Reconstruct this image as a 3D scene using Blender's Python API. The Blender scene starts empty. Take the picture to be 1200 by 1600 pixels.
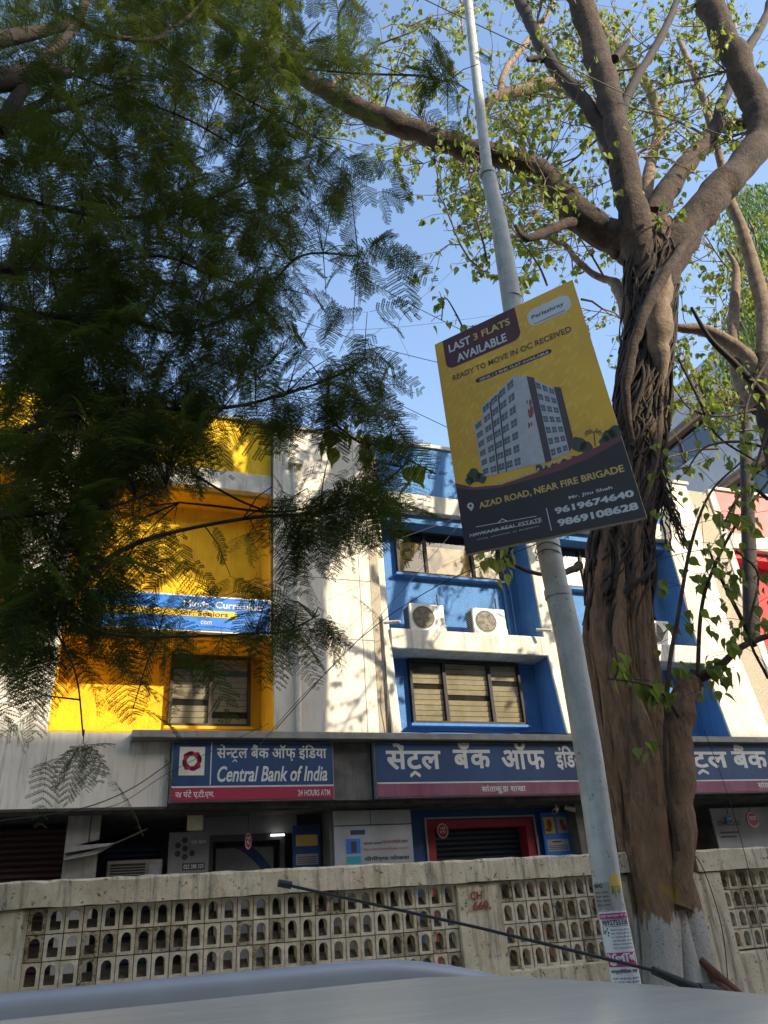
import bpy, bmesh, math, random
import numpy as np
from mathutils import Vector, Matrix, Euler, Quaternion
random.seed(7); rng = np.random.default_rng(7)
sc = bpy.context.scene; col = sc.collection
# ------------------------------------------------------------------ camera, light, exposure
F, CX, CY, EYE = 1203.0, 600.0, 800.0, 1.6
def _basis():
    z = np.array([430-CX, -1460-CY, F]); z /= np.linalg.norm(z)
    x = np.array([4000-CX, 1185-CY, F]); x -= z*x.dot(z); x /= np.linalg.norm(x)
    return np.array([x, np.cross(z, x), z])
RW = _basis()                       # rows: world axes in camera space (right, down, forward)
cd = bpy.data.cameras.new('camera'); cam = bpy.data.objects.new('camera', cd); col.objects.link(cam); sc.camera = cam
cd.sensor_fit = 'HORIZONTAL'; cd.sensor_width = 36; cd.lens = 36*F/1200; cd.clip_start = .05; cd.clip_end = 3000
m = Matrix.Identity(4)
for i in range(3):
    m[i][0], m[i][1], m[i][2] = RW[i][0], -RW[i][1], -RW[i][2]
m[2][3] = EYE; cam.matrix_world = m
SUN = Vector((.78, -1, .57)).normalized()
el = math.asin(SUN.z); az = math.atan2(SUN.x, SUN.y)
wd = bpy.data.worlds.new('World'); sc.world = wd; wd.use_nodes = True
nt = wd.node_tree; bg = nt.nodes['Background']; sky = nt.nodes.new('ShaderNodeTexSky'); sky.sky_type = 'NISHITA'
sky.sun_disc = False; sky.sun_elevation = el; sky.sun_rotation = az; sky.air_density = 1.0; sky.dust_density = 1.3; sky.ozone_density = 1.0
nt.links.new(sky.outputs[0], bg.inputs[0]); bg.inputs[1].default_value = .15
ld = bpy.data.lights.new('sun', 'SUN'); ld.energy = 2.65; ld.angle = math.radians(.6); ld.color = (1, .89, .70)
sun = bpy.data.objects.new('sun', ld); col.objects.link(sun); sun.rotation_euler = SUN.to_track_quat('Z', 'Y').to_euler()
sc.view_settings.view_transform = 'Standard'; sc.view_settings.look = 'None'; sc.view_settings.gamma = 1
sc.view_settings.exposure = 1.55
sc.cycles.max_bounces = 8; sc.cycles.transparent_max_bounces = 12; sc.cycles.use_denoising = True; sc.cycles.denoising_prefilter = 'NONE'

# ------------------------------------------------------------------ points from picture positions
def W(px, py, Y):
    r = RW @ np.array([px-CX, py-CY, F]); p = r*(Y/r[1]); return Vector((p[0], p[1], p[2]+EYE))
def dep(p):
    q = np.array([p[0], p[1], p[2]-EYE]); return float(RW[:, 2] @ q)
def rad(w, p):       # off-axis things look wider: take that out
    return w*.5*dep(p)/F*(dep(p)/math.sqrt(p[0]**2+p[1]**2+(p[2]-EYE)**2))

# ------------------------------------------------------------------ materials
MAT = {}
def nodes(name):
    mt = bpy.data.materials.new(name); mt.use_nodes = True; t = mt.node_tree
    return mt, t, t.nodes['Principled BSDF']
def L(t, a, b): t.links.new(a, b)
def noise(t, vec, scale, detail=4, rough=.6, dist=0):
    n = t.nodes.new('ShaderNodeTexNoise'); n.inputs['Scale'].default_value = scale; n.inputs['Detail'].default_value = detail
    n.inputs['Roughness'].default_value = rough; n.inputs['Distortion'].default_value = dist
    if vec is not None: L(t, vec, n.inputs['Vector'])
    return n.outputs['Fac']
def ramp(t, fac, a, b, ca=(0, 0, 0, 1), cb=(1, 1, 1, 1)):
    r = t.nodes.new('ShaderNodeValToRGB'); r.color_ramp.elements[0].position = a; r.color_ramp.elements[1].position = b
    r.color_ramp.elements[0].color = ca; r.color_ramp.elements[1].color = cb; L(t, fac, r.inputs[0]); return r.outputs[0]
def mix(t, fac, a, b):
    n = t.nodes.new('ShaderNodeMix'); n.data_type = 'RGBA'
    for s, v in ((n.inputs[0], fac), (n.inputs[6], a), (n.inputs[7], b)):
        if hasattr(v, 'links'): L(t, v, s)
        elif isinstance(v, (int, float)): s.default_value = v
        else: s.default_value = (*v[:3], 1)
    return n.outputs[2]
def coords(t, scale=(1, 1, 1)):
    c = t.nodes.new('ShaderNodeNewGeometry'); mp = t.nodes.new('ShaderNodeMapping'); mp.inputs['Scale'].default_value = scale
    L(t, c.outputs['Position'], mp.inputs[0]); return mp.outputs[0]
def bump(t, h, bs, strength, dist=.02):
    b = t.nodes.new('ShaderNodeBump'); b.inputs['Strength'].default_value = strength; b.inputs['Distance'].default_value = dist
    L(t, h, b.inputs['Height']); L(t, b.outputs[0], bs.inputs['Normal'])
def plain(name, c, rough=.6, metal=0, c2=None, scale=6, bmp=0, bscale=60, stretch=(1, 1, 1), dirt=None, streak=0, bdist=.01, lo=.35, hi=.65):
    mt, t, b = nodes(name); b.inputs['Roughness'].default_value = rough; b.inputs['Metallic'].default_value = metal
    v = coords(t, stretch); out = None
    c2 = c2 or tuple(x*.82 for x in c)
    out = mix(t, ramp(t, noise(t, v, scale), lo, hi), c, c2)
    if streak:
        vs = coords(t, (5, 5, .45)); out = mix(t, ramp(t, noise(t, vs, 2.2, 5, .7), .50, .66, (0, 0, 0, 1), (streak,)*3+(1,)), out, tuple(x*.35 for x in c))
    if dirt:
        out = mix(t, ramp(t, noise(t, coords(t), dirt[0], 6, .75), dirt[1], dirt[1]+.06), out, dirt[2])
    L(t, out, b.inputs['Base Color'])
    if bmp: bump(t, noise(t, coords(t), bscale, 6, .7), b, bmp, bdist)
    MAT[name] = mt; return mt
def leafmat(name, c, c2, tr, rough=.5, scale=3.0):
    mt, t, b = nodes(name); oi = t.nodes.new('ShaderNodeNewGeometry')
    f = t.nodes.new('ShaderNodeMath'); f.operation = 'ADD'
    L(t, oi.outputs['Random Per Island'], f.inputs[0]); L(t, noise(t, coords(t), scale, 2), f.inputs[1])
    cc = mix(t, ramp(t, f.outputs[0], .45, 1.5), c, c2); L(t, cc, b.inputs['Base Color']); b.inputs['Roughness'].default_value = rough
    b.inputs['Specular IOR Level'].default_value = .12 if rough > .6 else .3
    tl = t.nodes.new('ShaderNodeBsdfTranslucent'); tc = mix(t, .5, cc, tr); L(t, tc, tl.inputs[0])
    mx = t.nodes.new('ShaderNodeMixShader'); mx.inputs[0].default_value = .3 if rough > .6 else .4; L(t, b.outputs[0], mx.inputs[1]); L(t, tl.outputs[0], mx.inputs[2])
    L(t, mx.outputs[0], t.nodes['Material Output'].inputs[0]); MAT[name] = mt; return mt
plain('white_wall', (.74, .67, .55), .85, c2=(.62, .55, .44), scale=1.3, bmp=.35, bscale=40, streak=.5, dirt=(3, .70, (.38, .34, .28)))
plain('white_frame', (.72, .66, .55), .85, c2=(.53, .48, .39), scale=4, bmp=.35, bscale=35, streak=.6, dirt=(9, .62, (.3, .27, .22)))
plain('stucco', (.56, .48, .36), .95, c2=(.42, .35, .25), scale=45, bmp=1, bscale=55, bdist=.03)
plain('yellow_paint', (.82, .50, .010), .85, c2=(.70, .41, .010), scale=3, bmp=.8, bscale=22, bdist=.025, streak=.25, dirt=(6, .66, (.62, .38, .06)))
plain('blue_paint', (.085, .225, .47), .8, c2=(.07, .19, .41), scale=2.5, bmp=.8, bscale=22, bdist=.025, streak=.3, dirt=(6, .66, (.20, .33, .45)))
plain('red_paint', (.62, .05, .05), .8, c2=(.5, .04, .04), scale=3, bmp=.3, bscale=22)
plain('pink_paint', (.62, .22, .2), .8, scale=3, bmp=.3, bscale=22)
plain('fence_plaster', (.80, .68, .48), .92, c2=(.64, .51, .32), scale=5, bmp=.6, bscale=30, streak=.95, dirt=(17, .585, (.12, .085, .05)))
plain('fence_block', (.82, .70, .50), .92, c2=(.56, .46, .30), scale=14, bmp=.5, bscale=50, dirt=(40, .60, (.16, .12, .075)))
plain('fence_block_aged', (.56, .45, .29), .95, c2=(.36, .28, .17), scale=18, bmp=.8, bscale=40, dirt=(22, .52, (.15, .11, .06)))
plain('fence_block_pale', (.80, .70, .52), .9, c2=(.62, .53, .37), scale=12, bmp=.6, bscale=40, dirt=(40, .62, (.16, .12, .07)))
plain('fence_core', (.16, .12, .09), .95, c2=(.09, .07, .05), scale=12, bmp=.5)
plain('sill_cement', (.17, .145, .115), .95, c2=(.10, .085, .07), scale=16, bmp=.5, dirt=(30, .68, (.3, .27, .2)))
plain('moss', (.14, .09, .05), .95, c2=(.05, .05, .03), scale=20, bmp=1, bscale=40)
plain('concrete_dark', (.16, .145, .125), .9, c2=(.08, .075, .065), scale=3, bmp=.4, streak=.6)
plain('chajja_concrete', (.34, .31, .27), .9, c2=(.24, .22, .19), scale=4, bmp=.3, streak=.3)
plain('asphalt', (.05, .05, .05), .9, c2=(.035, .035, .035), scale=9, bmp=.5, bscale=90)
plain('paving', (.22, .20, .17), .9, c2=(.14, .125, .1), scale=5, bmp=.4)
plain('yard_cement', (.16, .145, .12), .9, c2=(.1, .09, .075), scale=2, bmp=.4)
plain('galvanised', (.50, .50, .45), .6, .1, c2=(.38, .38, .34), scale=7, bmp=.3, bscale=45, dirt=(19, .60, (.13, .105, .075)), streak=.35)
plain('black_frame', (.018, .015, .014), .75, c2=(.03, .025, .022))
plain('dark_metal', (.03, .03, .035), .4)
plain('window_bronze', (.04, .028, .022), .7)
plain('blind_white', (.78, .74, .64), .6, c2=(.6, .57, .48))
plain('curtain_cream', (.80, .66, .42), .8, c2=(.7, .56, .35), scale=5, bmp=.2)
plain('room_dark', (.04, .036, .03), .9)
plain('ac_casing', (.66, .62, .53), .5, c2=(.58, .53, .44), dirt=(12, .7, (.3, .25, .2)))
plain('ac_grille', (.20, .17, .13), .5)
plain('ac_wire', (.33, .28, .20), .5)
plain('ac_dark', (.02, .018, .016), .6)
plain('teal', (.02, .35, .4), .4)
plain('sign_blue', (.006, .036, .105), .6, c2=(.008, .055, .15), scale=1.5, streak=.2)
plain('sign_blue_light', (.016, .17, .56), .4, c2=(.02, .14, .5), scale=2)
plain('sign_red', (.32, .010, .035), .5, c2=(.33, .012, .04), scale=2)
plain('sign_magenta', (.20, .035, .08), .6, c2=(.26, .10, .13), scale=2, streak=.3)
plain('sign_white', (.66, .64, .58), .5)
plain('sign_cream', (.70, .66, .52), .5)
plain('sign_yellow', (.75, .48, .02), .5)
plain('flex_yellow', (.84, .46, .02), .5, c2=(.70, .37, .02), scale=3)
plain('flex_pattern', (.86, .53, .06), .5, c2=(.74, .45, .04), scale=3)
plain('flex_maroon', (.10, .02, .025), .6, c2=(.08, .018, .025))
plain('flex_dark', (.030, .023, .020), .6, c2=(.040, .032, .028), scale=2)
plain('flex_red', (.16, .025, .015), .35)
plain('print_white', (.66, .66, .62), .45, c2=(.58, .58, .55))
plain('print_gold', (.72, .48, .10), .45)
plain('print_pale_gold', (.72, .60, .28), .45)
plain('print_brown', (.10, .035, .02), .45)
plain('print_wall', (.50, .49, .48), .45, c2=(.42, .41, .40), scale=20)
plain('print_glass', (.07, .075, .085), .45, c2=(.14, .15, .16), scale=30)
plain('print_umber', (.075, .045, .035), .45)
plain('print_green', (.025, .04, .018), .5, c2=(.05, .07, .03), scale=40)
plain('print_red', (.35, .06, .04), .5)
plain('print_pink', (.5, .03, .16), .5)
plain('print_black', (.03, .03, .03), .5)
plain('paper', (.72, .70, .68), .7, c2=(.64, .62, .6), dirt=(20, .7, (.4, .37, .33)))
plain('board_grey', (.22, .21, .21), .6)
plain('board_white', (.36, .36, .35), .6, c2=(.28, .28, .28), scale=2)
plain('shutter', (.03, .04, .055), .5, c2=(.02, .028, .04))
plain('shutter_maroon', (.07, .02, .02), .6)
plain('portal_blue', (.018, .07, .22), .6)
plain('portal_red', (.36, .02, .03), .6)
plain('wire', (.015, .015, .015), .6)
plain('bark_dark', (.045, .032, .024), .9, c2=(.022, .016, .013), scale=9, bmp=.6, bscale=25, bdist=.02)
plain('bark_pale', (.23, .16, .10), .9, c2=(.12, .08, .052), scale=6, bmp=.9, bscale=18, bdist=.03, dirt=(12, .6, (.11, .08, .055)))
plain('bark_limb', (.082, .050, .029), .9, c2=(.03, .019, .012), scale=7, bmp=1, bscale=16, bdist=.05, dirt=(11, .58, (.045, .030, .021)))
plain('root_fibre', (.05, .034, .024), .95, c2=(.025, .018, .013), scale=12, bmp=.5)
plain('root_red', (.17, .06, .032), .9, c2=(.08, .032, .02), scale=9, bmp=.6)
plain('tile_grey', (.36, .35, .37), .7, c2=(.31, .3, .32), scale=1, streak=.15)
plain('soffit_brown', (.24, .15, .10), .7)
plain('rubber', (.02, .02, .02), .8)
plain('opposite_paint', (.50, .44, .36), .85, c2=(.4, .36, .3), scale=1, streak=.3)
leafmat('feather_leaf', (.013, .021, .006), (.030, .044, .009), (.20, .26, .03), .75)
leafmat('fig_leaf', (.07, .12, .025), (.19, .21, .035), (.42, .50, .06), scale=1.0)
leafmat('fig_leaf_dark', (.06, .10, .02), (.13, .17, .03), (.34, .44, .05))
leafmat('mast_leaf', (.022, .045, .012), (.06, .11, .02), (.18, .28, .03), .6)
def glass(name, tint, spec):
    mt, t, b = nodes(name); tr = t.nodes.new('ShaderNodeBsdfTransparent'); tr.inputs[0].default_value = (*tint, 1)
    gl = t.nodes.new('ShaderNodeBsdfGlossy'); gl.inputs['Roughness'].default_value = .03
    lw = t.nodes.new('ShaderNodeLayerWeight'); lw.inputs[0].default_value = spec; mx = t.nodes.new('ShaderNodeMixShader')
    L(t, lw.outputs['Fresnel'], mx.inputs[0]); L(t, tr.outputs[0], mx.inputs[1]); L(t, gl.outputs[0], mx.inputs[2])
    L(t, mx.outputs[0], t.nodes['Material Output'].inputs[0]); MAT[name] = mt
glass('window_glass', (.90, .88, .82), .30); glass('dark_glass', (.2, .22, .24), .5)
def emis(name, c, s):
    mt, t, b = nodes(name); b.inputs['Emission Color'].default_value = (*c, 1); b.inputs['Emission Strength'].default_value = s; MAT[name] = mt
emis('tube_light', (1, 1, .95), 1.1)
def carpaint():
    mt, t, b = nodes('car_paint'); v = coords(t); c = mix(t, noise(t, v, 120, 2), (.50, .46, .36), (.58, .54, .44))
    c = mix(t, ramp(t, noise(t, coords(t, (1, 4, 1)), 5, 6, .7), .45, .8), c, (.66, .60, .48)); L(t, c, b.inputs['Base Color'])
    b.inputs['Metallic'].default_value = .1; b.inputs['Roughness'].default_value = .24; b.inputs['Specular IOR Level'].default_value = .5; b.inputs['Coat Weight'].default_value = .0; b.inputs['Coat Roughness'].default_value = .08
    MAT['car_paint'] = mt
carpaint(); plain('rail_silver', (.33, .32, .31), .35, .15, c2=(.36, .35, .34))
def trunkmat():
    mt, t, b = nodes('fig_bark'); b.inputs['Roughness'].default_value = .9
    v = coords(t, (1, 1, .28)); g = t.nodes.new('ShaderNodeNewGeometry'); sp = t.nodes.new('ShaderNodeSeparateXYZ'); L(t, g.outputs['Position'], sp.inputs[0])
    c = mix(t, ramp(t, noise(t, v, 7, 6, .7, 1.2), .35, .68), (.38, .22, .115), (.12, .066, .035))
    c = mix(t, ramp(t, noise(t, coords(t), 2.2, 3), .45, .7), c, (.25, .145, .075))
    c = mix(t, ramp(t, noise(t, coords(t, (1, 1, .15)), 22, 5, .7), .56, .68), c, (.07, .045, .03))
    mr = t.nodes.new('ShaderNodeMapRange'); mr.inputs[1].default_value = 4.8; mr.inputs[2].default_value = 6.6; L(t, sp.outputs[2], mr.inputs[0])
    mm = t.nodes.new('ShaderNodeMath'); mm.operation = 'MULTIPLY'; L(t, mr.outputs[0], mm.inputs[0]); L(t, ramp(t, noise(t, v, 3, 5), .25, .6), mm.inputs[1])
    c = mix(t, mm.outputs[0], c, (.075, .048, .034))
    nz = t.nodes.new('ShaderNodeMath'); nz.operation = 'MULTIPLY_ADD'; L(t, noise(t, coords(t, (1, 1, .4)), 9, 4), nz.inputs[0]); nz.inputs[1].default_value = .7; L(t, sp.outputs[2], nz.inputs[2])
    yl = ramp(t, nz.outputs[0], 0, 1)
    def band(lo, hi):
        a = t.nodes.new('ShaderNodeMapRange'); a.inputs[1].default_value = lo; a.inputs[2].default_value = hi; a.inputs[3].default_value = 1; a.inputs[4].default_value = 0
        L(t, nz.outputs[0], a.inputs[0]); return a.outputs[0]
    ww = mix(t, ramp(t, noise(t, coords(t), 28, 5, .8), .58, .64), (.56, .51, .43), (.16, .12, .085))
    ye = t.nodes.new('ShaderNodeMath'); ye.operation = 'MULTIPLY'; L(t, band(2.05, 2.18), ye.inputs[0]); L(t, ramp(t, noise(t, coords(t, (1, 1, .5)), 4, 3), .57, .63), ye.inputs[1])
    c = mix(t, ye.outputs[0], c, (.36, .22, .04))
    c = mix(t, band(1.78, 1.83), c, ww)
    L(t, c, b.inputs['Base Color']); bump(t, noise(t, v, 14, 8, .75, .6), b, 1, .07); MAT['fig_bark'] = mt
trunkmat()

# ------------------------------------------------------------------ mesh collecting
ORG = {}
class MB:
    def __init__(s): s.v = []; s.f = []; s.sm = []
    def add(s, vs, fs, smooth=False):
        o = len(s.v); s.v += [tuple(p) for p in vs]; s.f += [tuple(i+o for i in q) for q in fs]; s.sm += [smooth]*len(fs); return s
    def box(s, x0, x1, y0, y1, z0, z1):
        return s.add([(x0,y0,z0),(x1,y0,z0),(x1,y1,z0),(x0,y1,z0),(x0,y0,z1),(x1,y0,z1),(x1,y1,z1),(x0,y1,z1)],
            [(3,2,1,0),(4,5,6,7),(0,1,5,4),(1,2,6,5),(2,3,7,6),(3,0,4,7)])
    def prism(s, poly, ax, a, b):       # poly in the two other axes
        n = len(poly)
        def P(p, t): return {'x': (t, p[0], p[1]), 'y': (p[0], t, p[1]), 'z': (p[0], p[1], t)}[ax]
        vs = [P(p, a) for p in poly]+[P(p, b) for p in poly]
        return s.add(vs, [tuple(range(n)), tuple(range(2*n-1, n-1, -1))]+[(i, i+n, (i+1) % n+n, (i+1) % n) for i in range(n)])
    def tube(s, pts, rs, n=6, cap=True):
        pts = [Vector(p) for p in pts]
        if not isinstance(rs, (list, tuple)): rs = [rs]*len(pts)
        vs = []; t0 = (pts[1]-pts[0]).normalized(); ref = t0.orthogonal().normalized()
        for i, p in enumerate(pts):
            t = (pts[min(i+1, len(pts)-1)]-pts[max(i-1, 0)])
            t = t.normalized() if t.length > 1e-9 else t0
            ref = (ref-t*ref.dot(t)); ref = ref.normalized() if ref.length > 1e-6 else t.orthogonal().normalized()
            b = t.cross(ref)
            for k in range(n):
                a = 2*math.pi*k/n; vs.append(p+(ref*math.cos(a)+b*math.sin(a))*rs[i])
        fs = [(i*n+k, i*n+(k+1) % n, (i+1)*n+(k+1) % n, (i+1)*n+k) for i in range(len(pts)-1) for k in range(n)]
        s.add(vs, fs, True)
        if cap: s.add(vs[:n], [tuple(range(n-1, -1, -1))]); s.add(vs[-n:], [tuple(range(n))])
        return s
    def quad(s, a, b, c, d): return s.add([a, b, c, d], [(0, 1, 2, 3)])
    def disc(s, c, ru, rv, u, v, n=24):
        c, u, v = Vector(c), Vector(u), Vector(v)
        return s.add([c+u*ru*math.cos(2*math.pi*k/n)+v*rv*math.sin(2*math.pi*k/n) for k in range(n)], [tuple(range(n))])
    def build(s, name, mat, parent=None, bev=0, **kw):
        me = bpy.data.meshes.new(name); o = bpy.data.objects.new(name, me); off = ORG.get(parent.name, Vector()) if parent else Vector()
        if parent is None and s.v and kw.get('base'):
            off = Vector(kw['base']); o.location = off
        me.from_pydata([(a[0]-off.x, a[1]-off.y, a[2]-off.z) for a in s.v], [], s.f)
        me.polygons.foreach_set('use_smooth', s.sm); me.materials.append(MAT[mat]); col.objects.link(o)
        if parent: o.parent = parent
        ORG[o.name] = off
        if bev:
            bm = bmesh.new(); bm.from_mesh(me); bmesh.ops.bevel(bm, geom=[e for e in bm.edges if e.is_manifold and e.calc_face_angle(0) > .5], offset=bev, segments=1, affect='EDGES'); bm.to_mesh(me); bm.free()
        return o
def tag(o, label, cat, group=None):
    o['label'] = label; o['category'] = cat
    if group: o['group'] = group
    return o
def thing(name, loc, label, cat, group=None):
    o = bpy.data.objects.new(name, None); col.objects.link(o); o.location = loc; o.empty_display_size = .2; ORG[o.name] = Vector(loc); return tag(o, label, cat, group)
def struct(o): o['kind'] = 'structure'; return o
def stuff(o): o['kind'] = 'stuff'; return o
def dup(o, loc, label=None):
    def rec(s, par):
        c = s.copy(); col.objects.link(c); c.parent = par
        for ch in [x for x in s.children]: rec(ch, c)
        return c
    r = rec(o, None); r.location = loc
    if label: r['label'] = label
    return r
def crom(P, n=5):
    P = [np.array(p, float) for p in P]; out = []
    Q = [2*P[0]-P[1]]+P+[2*P[-1]-P[-2]]
    for i in range(1, len(Q)-2):
        for k in range(n):
            t = k/n; a, b, c, d = Q[i-1:i+3]
            out.append(.5*((2*b)+(c-a)*t+(2*a-5*b+4*c-d)*t*t+(3*b-a-3*c+d)*t**3))
    out.append(P[-1]); return out
def bigmesh(name, V, Fq, mat, parent, k):     # V (n,3), faces (m,k)
    me = bpy.data.meshes.new(name); off = ORG.get(parent.name, Vector()) if parent else Vector()
    V = V-np.array(off); me.vertices.add(len(V)); me.vertices.foreach_set('co', V.astype(np.float32).ravel())
    me.loops.add(Fq.size); me.loops.foreach_set('vertex_index', Fq.astype(np.int32).ravel())
    me.polygons.add(len(Fq)); me.polygons.foreach_set('loop_start', np.arange(0, Fq.size, k, dtype=np.int32)); me.update(calc_edges=True)
    me.materials.append(MAT[mat]); o = bpy.data.objects.new(name, me); col.objects.link(o); o.parent = parent; ORG[o.name] = off; return o

# ------------------------------------------------------------------ lettering
_tc = {}
def glyphs(s, bold=.0, shear=0, space=1.0):
    if bold > .016:
        r = glyphs(s, .010, shear, space); return r[0], r[1], (bold-.010)*1.2
    key = (s, bold, shear, space)
    if key in _tc: return _tc[key]
    k = bpy.data.curves.new('lettering', 'FONT'); k.body = s; k.size = 1; k.offset = bold; k.shear = shear; k.resolution_u = 3; k.space_character = space
    o = bpy.data.objects.new('lettering', k); col.objects.link(o)
    me = o.to_mesh(); V = np.array([v.co[:2] for v in me.vertices]).reshape(-1, 2); Fs = [tuple(p.vertices) for p in me.polygons]; o.to_mesh_clear()
    bpy.data.objects.remove(o); bpy.data.curves.remove(k); _tc[key] = (V, Fs); return V, Fs
def half(V, Fs, cut):
    bm = bmesh.new(); vs = [bm.verts.new((a, b, 0)) for a, b in V]
    for q in Fs:
        try: bm.faces.new([vs[i] for i in q])
        except ValueError: pass
    bmesh.ops.bisect_plane(bm, geom=bm.verts[:]+bm.edges[:]+bm.faces[:], plane_co=(cut, 0, 0), plane_no=(1, 0, 0), clear_outer=True)
    bm.verts.index_update(); r = (np.array([v.co[:2] for v in bm.verts]), [tuple(v.index for v in f.verts) for f in bm.faces]); bm.free(); return r
def deva(pieces, bold=.012):
    """pieces: strings, or ('half', ch), ('rakar', ch); laid side by side under one headline"""
    x = 0; VV = []; FF = []; n = 0
    for p in pieces:
        if p == ' ': x += .28; continue
        kind, ch = p if isinstance(p, tuple) else ('', p)
        V, Fs = glyphs(ch, min(bold, .012))[:2]
        if kind == 'half': V, Fs = half(V, Fs, V[:, 0].min()+(V[:, 0].max()-V[:, 0].min())*.68)
        V = V.copy(); x0, x1 = V[:, 0].min(), V[:, 0].max(); V[:, 0] += x-x0
        if kind == 'rakar':
            mx = x+(x1-x0)*.52; y = -.02; w = .05+bold
            a = np.array([(mx-.17, y-.2), (mx-.17, y-.2-w), (mx, y-.07), (mx, y-.07-w), (mx+.17, y-.2), (mx+.17, y-.2-w)]); o = len(V)
            V = np.vstack([V, a]); Fs = list(Fs)+[(o, o+1, o+3, o+2), (o+2, o+3, o+5, o+4)]
        VV.append(V); FF += [tuple(i+n for i in q) for q in Fs]; n += len(V); x += (x1-x0)-.012
    return np.vstack(VV), FF, max(0, bold-.012)*1.4
def put(mb, VF, x0, x1, y0, y1, fn):
    """fits the lettering's own extents to the rectangle and maps it through fn(x, y)"""
    V, Fs = VF[:2]; a = V.min(0); b = V.max(0); sx = (x1-x0)/max(b[0]-a[0], 1e-6); sy = (y1-y0)/max(b[1]-a[1], 1e-6)
    hv = VF[2] if len(VF) > 2 else 0
    if hv:      # heavier weight: shifted copies, each a hair in front of the last
        p0, px_, py_ = (Vector(fn((x0+x1)/2+dx, (y0+y1)/2+dy)) for dx, dy in ((0, 0), (1e-3, 0), (0, 1e-3))); n = (px_-p0).cross(py_-p0).normalized()
        for k, (dx, dy) in enumerate(((0, 0), (hv, 0), (0, hv*.8), (hv, hv*.8), (hv/2, hv*.4))):
            o = n*(.00018*k); mb.add([Vector(fn(x0+(p[0]-a[0]+dx)*sx, y0+(p[1]-a[1]+dy)*sy))+o for p in V], Fs)
        return
    mb.add([fn(x0+(p[0]-a[0])*sx, y0+(p[1]-a[1])*sy) for p in V], Fs)
def rects(mb, R_, fn):
    for (x0, x1, y0, y1) in R_: mb.add([fn(x0, y0), fn(x1, y0), fn(x1, y1), fn(x0, y1)], [(0, 1, 2, 3)])
def wall_fn(Y): return lambda x, y: (x, Y, y)

# ------------------------------------------------------------------ the setting
struct(MB().box(-600, 600, -300, 1200, -.3, -.12).build('ground', 'paving'))
struct(MB().box(-200, 200, -9.5, 3.25, -.118, 0).build('road', 'asphalt'))
k = struct(MB().box(-60, 60, 3.2, 3.4, -.1, .14).build('kerb', 'chajja_concrete'))
pv = struct(MB().box(-60, 60, 3.4, 8.3, -.1, .12).build('pavement', 'paving'))
struct(MB().box(-60, 60, 8.3, 24, -.1, .15).build('yard', 'yard_cement'))

# ------------------------------------------------------------------ bank building
bank = thing('bank_building', (5, 13, .15), 'long low commercial block with yellow, blue and red recessed bays between white fins', 'building')
def yf(z): return 12.5 if z <= 4.4 else 12.5+.25*(z-4.4)/2 if z < 6.4 else 12.75+.1*(z-6.4)/4
PROF = [(12.5, 4.4), (12.75, 6.4), (12.85, 10.7), (14.2, 10.7), (14.2, 4.4)]
FLAT = [(12.6, 4.4), (12.6, 10.5), (14.2, 10.5), (14.2, 4.4)]
for a, b, nm, mt, pr in [(-1.35, -.55, 'wall_fin', 'white_frame', PROF), (4.92, 5.1, 'wall_fin', 'white_frame', PROF), (8.42, 8.95, 'wall_fin', 'white_frame', PROF),
        (12.3, 13.38, 'wall_fin', 'white_wall', PROF), (14.02, 14.25, 'wall_fin', 'white_frame', PROF), (-7, -5.2, 'wall_fin', 'white_wall', PROF), (18.2, 20.5, 'wall_fin', 'white_wall', PROF),
        (4.72, 4.92, 'stucco_pier', 'stucco', [(12.62, 4.4), (12.62, 10.3), (14.2, 10.3), (14.2, 4.4)]),
        (13.38, 14.02, 'stucco_pier', 'stucco', [(12.68, 4.4), (12.9, 10.6), (14.2, 10.6), (14.2, 4.4)])]:
    MB().prism(pr, 'x', a, b).build(nm, mt, bank, bev=.015)
MB().prism([(12.66, 4.4), (12.66, 10.46), (14.2, 10.46), (14.2, 4.4)], 'x', 2.87, 4.72).build('block_backing', 'concrete_dark', bank)
zs = [4.41, 6.12, 7.28, 8.85, 10.5]
for i in range(4):
    for a, b in ((2.872, 4.5), (4.51, 4.715)):
        MB().box(a, b, 12.6, 12.665, zs[i], zs[i+1]-.012).build('wall_panel', 'white_wall', bank, bev=.004)
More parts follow.
